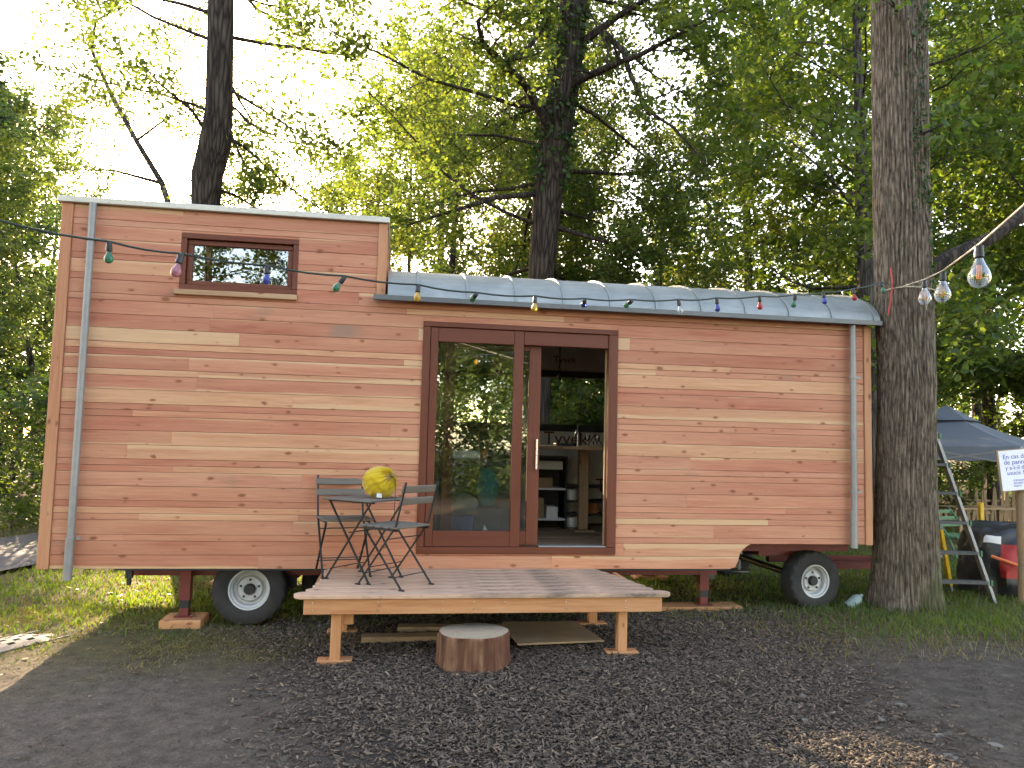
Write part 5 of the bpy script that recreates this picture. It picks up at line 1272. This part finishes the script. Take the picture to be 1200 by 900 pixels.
# trees on the viewer's side of the clearing, mirrored in the door glass
for i, (k_, x, y, rz, s_) in enumerate((('maple', -6.2, -18.5, 2.5, 1.0), ('maple', -11.5, -20, 1, 1.0), ('dark', -3.5, -23, 2, 1.0), ('ash', 1.0, -19.5, 3, .95), ('maple', 6.0, -22, 4, .95), ('slim', 3.9, -17.5, 5, 1.0), ('bush', 1.6, -15.6, 1, 1.9), ('bush', 3.6, -15.2, 2, 1.8), ('bush', -.6, -17, 4, 2.2), ('dark', 11.5, -20, .4, 1.05), ('maple', -17, -16, 2.2, 1.05), ('ash', 18, -15, .2, 1.0))):
    e_ = copy_tree(K[k_]); e_.location = (x, y, gz(x, y) - .05); e_.rotation_euler = (0, 0, rz); e_.scale = (s_,) * 3
    tag(e_, 'leafy tree or bush across the clearing, seen only mirrored in the door glass', 'tree', 'trees mirrored in the door glass')
# the far wood: one leafy mass
rng = np.random.default_rng(99); P = []; tw = MB()
for k_ in range(900):
    a_ = rng.uniform(-36, 56) if k_ < 600 else rng.uniform(70, 300); d_ = rng.uniform(26, 62); x = d_ * math.sin(math.radians(a_)); y = -7 + d_ * math.cos(math.radians(a_))
    cor = x + .285 * (y - 3) + 4.0
    near_sun = math.exp(-((a_ + 15.5) / 6.5) ** 2)
    hmax = (10.5 if a_ < -19 else 6.5 if a_ < 20 else 14.0) * (1 - .55 * near_sun) * (d_ / 45 * .5 + .55)
    if near_sun > .8 and rng.random() < .5: continue
    z_ = hmax * rng.random() ** .8; r_ = rng.uniform(1.0, 2.2); n_ = 150
    q = rng.normal(size=(n_, 3)); q /= np.linalg.norm(q, axis=1)[:, None]; q *= (rng.random((n_, 1)) ** .45) * np.array((r_, r_, r_ * .6)); P.append(q + np.array((x, y, z_ + .3)))
leaves('distant_wood', np.concatenate(P), .26, rng, M['leaf_dark'], None)
o = bpy.data.objects['distant_wood']; tag(o, 'mass of distant woodland foliage closing the view behind the trees', 'woodland', kind='stuff')
for k_ in range(70):
    a_ = rng.uniform(-30, 50); d_ = rng.uniform(24, 48); x = d_ * math.sin(math.radians(a_)); y = -7 + d_ * math.cos(math.radians(a_)); h_ = rng.uniform(6, 11)
    tw.tube([(x, y, gz(x, y) - .2), (x + rng.normal() * .2, y, h_ * .5), (x + rng.normal() * .5, y, h_)], [rng.uniform(.08, .2), .09, .03], 7)
o = tw.build('distant_trunks', M['bark_thin'], smooth=True); tag(o, 'far-off thin tree trunks merging into the distant wood', 'woodland', kind='stuff')

# ------------------------------------------------------------------ grass, chips, litter
def blades(name, XY, h, rng, mat, wid=.0045, bend=.5):
    n = len(XY); z = ground_z(XY[:, 0], XY[:, 1]) - .008; hh = h * rng.uniform(.45, 1.3, n); a = rng.uniform(0, 6.283, n); w = wid * rng.uniform(.7, 1.4, n)
    dx, dy = np.cos(a), np.sin(a); b = bend * hh * rng.uniform(.2, 1.4, n); lx_, ly_ = rng.uniform(0, 6.283, n), 0
    bx, by = np.cos(lx_) * b, np.sin(lx_) * b
    v = np.empty((n, 5, 3)); X_, Y_ = XY[:, 0], XY[:, 1]
    v[:, 0] = np.stack([X_ - dx * w, Y_ - dy * w, z], 1); v[:, 1] = np.stack([X_ + dx * w, Y_ + dy * w, z], 1)
    v[:, 2] = np.stack([X_ + dx * w * .7 + bx * .35, Y_ + dy * w * .7 + by * .35, z + hh * .6], 1); v[:, 3] = np.stack([X_ - dx * w * .7 + bx * .35, Y_ - dy * w * .7 + by * .35, z + hh * .6], 1)
    v[:, 4] = np.stack([X_ + bx, Y_ + by, z + hh], 1)
    i = np.arange(n)[:, None] * 5; F = np.concatenate([i + np.array([[0, 1, 2]]), i + np.array([[0, 2, 3]]), i + np.array([[3, 2, 4]])], 1).reshape(-1, 3)
    return fast_mesh(name, v.reshape(-1, 3), F, mat)
def scatter(rng, n, x0, x1, y0, y1, keep):
    X_ = rng.uniform(x0, x1, n); Y_ = rng.uniform(y0, y1, n); k_ = rng.random(n) < keep(X_, Y_); return np.stack([X_[k_], Y_[k_]], 1)
rng = np.random.default_rng(7)
tuft = lambda x, y: np.clip(sm(-1.65, -.75, y + .35 * (fbm(x * 1.6, y * 1.6, 50) - .5) * 4 * .5) * sm(3.0, 4.1, x + .5 * (y + .6)) * sm(.9, .2, y) * (.35 + .9 * fbm(x * 2.5, y * 2.5, 41)), 0, 1)
XY = scatter(rng, 20000, 2.6, 7.6, -1.7, 1.0, lambda x, y: tuft(x, y) * (.25 + .9 * np.exp(-((x - 5.4) ** 2 + (y + .25) ** 2) / .9)))
tag(blades('grass', XY, .085, rng, M['grass'], .0042, .8), 'long green grass growing round the foot of the foreground tree', 'grass', kind='stuff')
XY = scatter(rng, 4200, 2.2, 7.2, -1.75, .3, lambda x, y: np.clip(sm(2.4, 3.4, x + .5 * (y + .8)) * .5, 0, 1))
tag(blades('dry_grass', XY, .085, rng, M['dry'], .003, 1.1), 'straw-coloured dead grass stems before the front wheel', 'grass', kind='stuff')
lawn = lambda x, y: sm(-.4, 1.0, y + 1.0 * (fbm(x * .8, y * .8, 60) - .5)) * (.25 + .9 * fbm(x * 1.3, y * 1.3, 61)) * (1 - .8 * sm(-4.2, -5.0, x) * sm(1.0, 3.0, y) * sm(6, 4, y))
XY = np.concatenate([scatter(rng, 110000, -6, 9, -.3, 6, lawn), scatter(rng, 45000, -9, 12, 6, 12, lawn)])
dm = rng.random(len(XY)) < .12 + .42 * sm(.42, .60, fbm(XY[:, 0] * .9, XY[:, 1] * .9, 66))
tag(blades('lawn_grass', XY[~dm], .062, rng, M['grass'], .0065, .7), 'sunlit short grass of the clearing behind the wagon', 'grass', kind='stuff')
tag(blades('straw_grass', XY[dm], .045, rng, M['dry'], .0055, 1.2), 'straw-coloured dead grass among the green behind the wagon', 'grass', kind='stuff')
XY = scatter(rng, 60000, -4.5, -.2, -1.5, 1.2, lambda x, y: sm(-1.45, -.5, y + 1.2 * (fbm(x * 1.1, y * 1.6, 70) - .5)) * np.clip((fbm(x * 2.2, y * 2.2, 71) - .36) * 3.6, 0, 1))
tag(blades('trodden_grass', XY, .030, rng, M['dry'], .004, 1.6), 'trodden dry grass on the earth before the twin wheels', 'grass', kind='stuff')
XY = scatter(rng, 12000, -4.5, 0., -1.3, 1.2, lambda x, y: sm(-1.0, -.1, y + 1.2 * (fbm(x * 1.1, y * 1.6, 70) - .5)) * np.clip((fbm(x * 1.7, y * 1.7, 75) - .42) * 4, 0, 1))
tag(blades('sparse_grass', XY, .034, rng, M['grass'], .004, 1.0), 'sparse short green grass left of the deck', 'grass', kind='stuff')
# bark mulch
def chips(name, XY, rng, mat, L=(.012, .042), lift=.0):
    n = len(XY); z = ground_z(XY[:, 0], XY[:, 1]); l = rng.uniform(*L, n) * rng.choice([.6, 1, 1, 1.3], n); w = l * rng.uniform(.16, .42, n); t = rng.uniform(.002, .006, n)
    yaw = rng.uniform(0, 6.283, n); pit = rng.normal(0, .28, n); rol = rng.normal(0, .35, n)
    cy_, sy_ = np.cos(yaw), np.sin(yaw); cp, sp_ = np.cos(pit), np.sin(pit); cr, sr = np.cos(rol), np.sin(rol)
    ex = np.stack([cy_ * cp, sy_ * cp, sp_], 1); ey = np.stack([-sy_ * cr + cy_ * sp_ * sr, cy_ * cr + sy_ * sp_ * sr, -cp * sr], 1); ez = np.cross(ex, ey)
    c = np.stack([XY[:, 0], XY[:, 1], z + .004 + lift + np.abs(pit) * l * .25 + rng.uniform(0, .012, n)], 1)
    v = np.empty((n, 8, 3)); tp_ = rng.uniform(.35, 1.0, (n, 1))
    for k_, (a_, b_, g_) in enumerate(((-1, -1, -1), (1, -1, -1), (1, 1, -1), (-1, 1, -1), (-1, -1, 1), (1, -1, 1), (1, 1, 1), (-1, 1, 1))):
        s_ = tp_ if a_ > 0 else 1; v[:, k_] = c + ex * (a_ * l / 2)[:, None] + ey * (b_ * w / 2)[:, None] * s_ + ez * (g_ * t / 2)[:, None]
    i = np.arange(n)[:, None] * 8
    F = np.concatenate([i + np.array([f_]) for f_ in ((4, 5, 6, 7), (0, 1, 5, 4), (1, 2, 6, 5), (2, 3, 7, 6), (3, 0, 4, 7))], 1).reshape(-1, 4)
    return fast_mesh(name, v.reshape(-1, 3), F, mat)
def mulch(x, y):
    wb = .9 * (fbm(x * 1.3, y * 1.3, 80) - .47)
    return sm(-1.25, -.05, x + wb + .30 * (y + 1.5)) * sm(4.0, 2.8, x - .28 * (y + 1.5) + wb) * sm(.6, -.1, y)
XY = scatter(rng, 95000, -1.9, 4.4, -4.4, .4, mulch)
tag(chips('bark_mulch', XY, rng, M['chip']), 'dark bark mulch spread round the deck and stump', 'mulch', kind='stuff')
XY = scatter(rng, 14000, -4.5, 6.8, -4.2, .6, lambda x, y: .15 + .7 * sm(.45, .6, fbm(x * 1.7, y * 2.2, 88)))
tag(chips('scattered_bark', XY, rng, M['chip'], (.006, .026)), 'thinly scattered bark bits on the trodden earth', 'mulch', kind='stuff')
# fallen leaves on the clearing
XY = scatter(rng, 1500, -7, 9, -1.4, 9, lambda x, y: .6 + 0 * x); zz = ground_z(XY[:, 0], XY[:, 1]) + .012
tag(leaves('fallen_leaves', np.concatenate([XY, zz[:, None]], 1), .07, rng, leaf_mat('fallen_leaf', (.10, .06, .02), (.17, .11, .035), (.26, .19, .06), .25), None, 3.0), 'brown fallen leaves scattered over the grass and earth', 'leaves', kind='stuff')
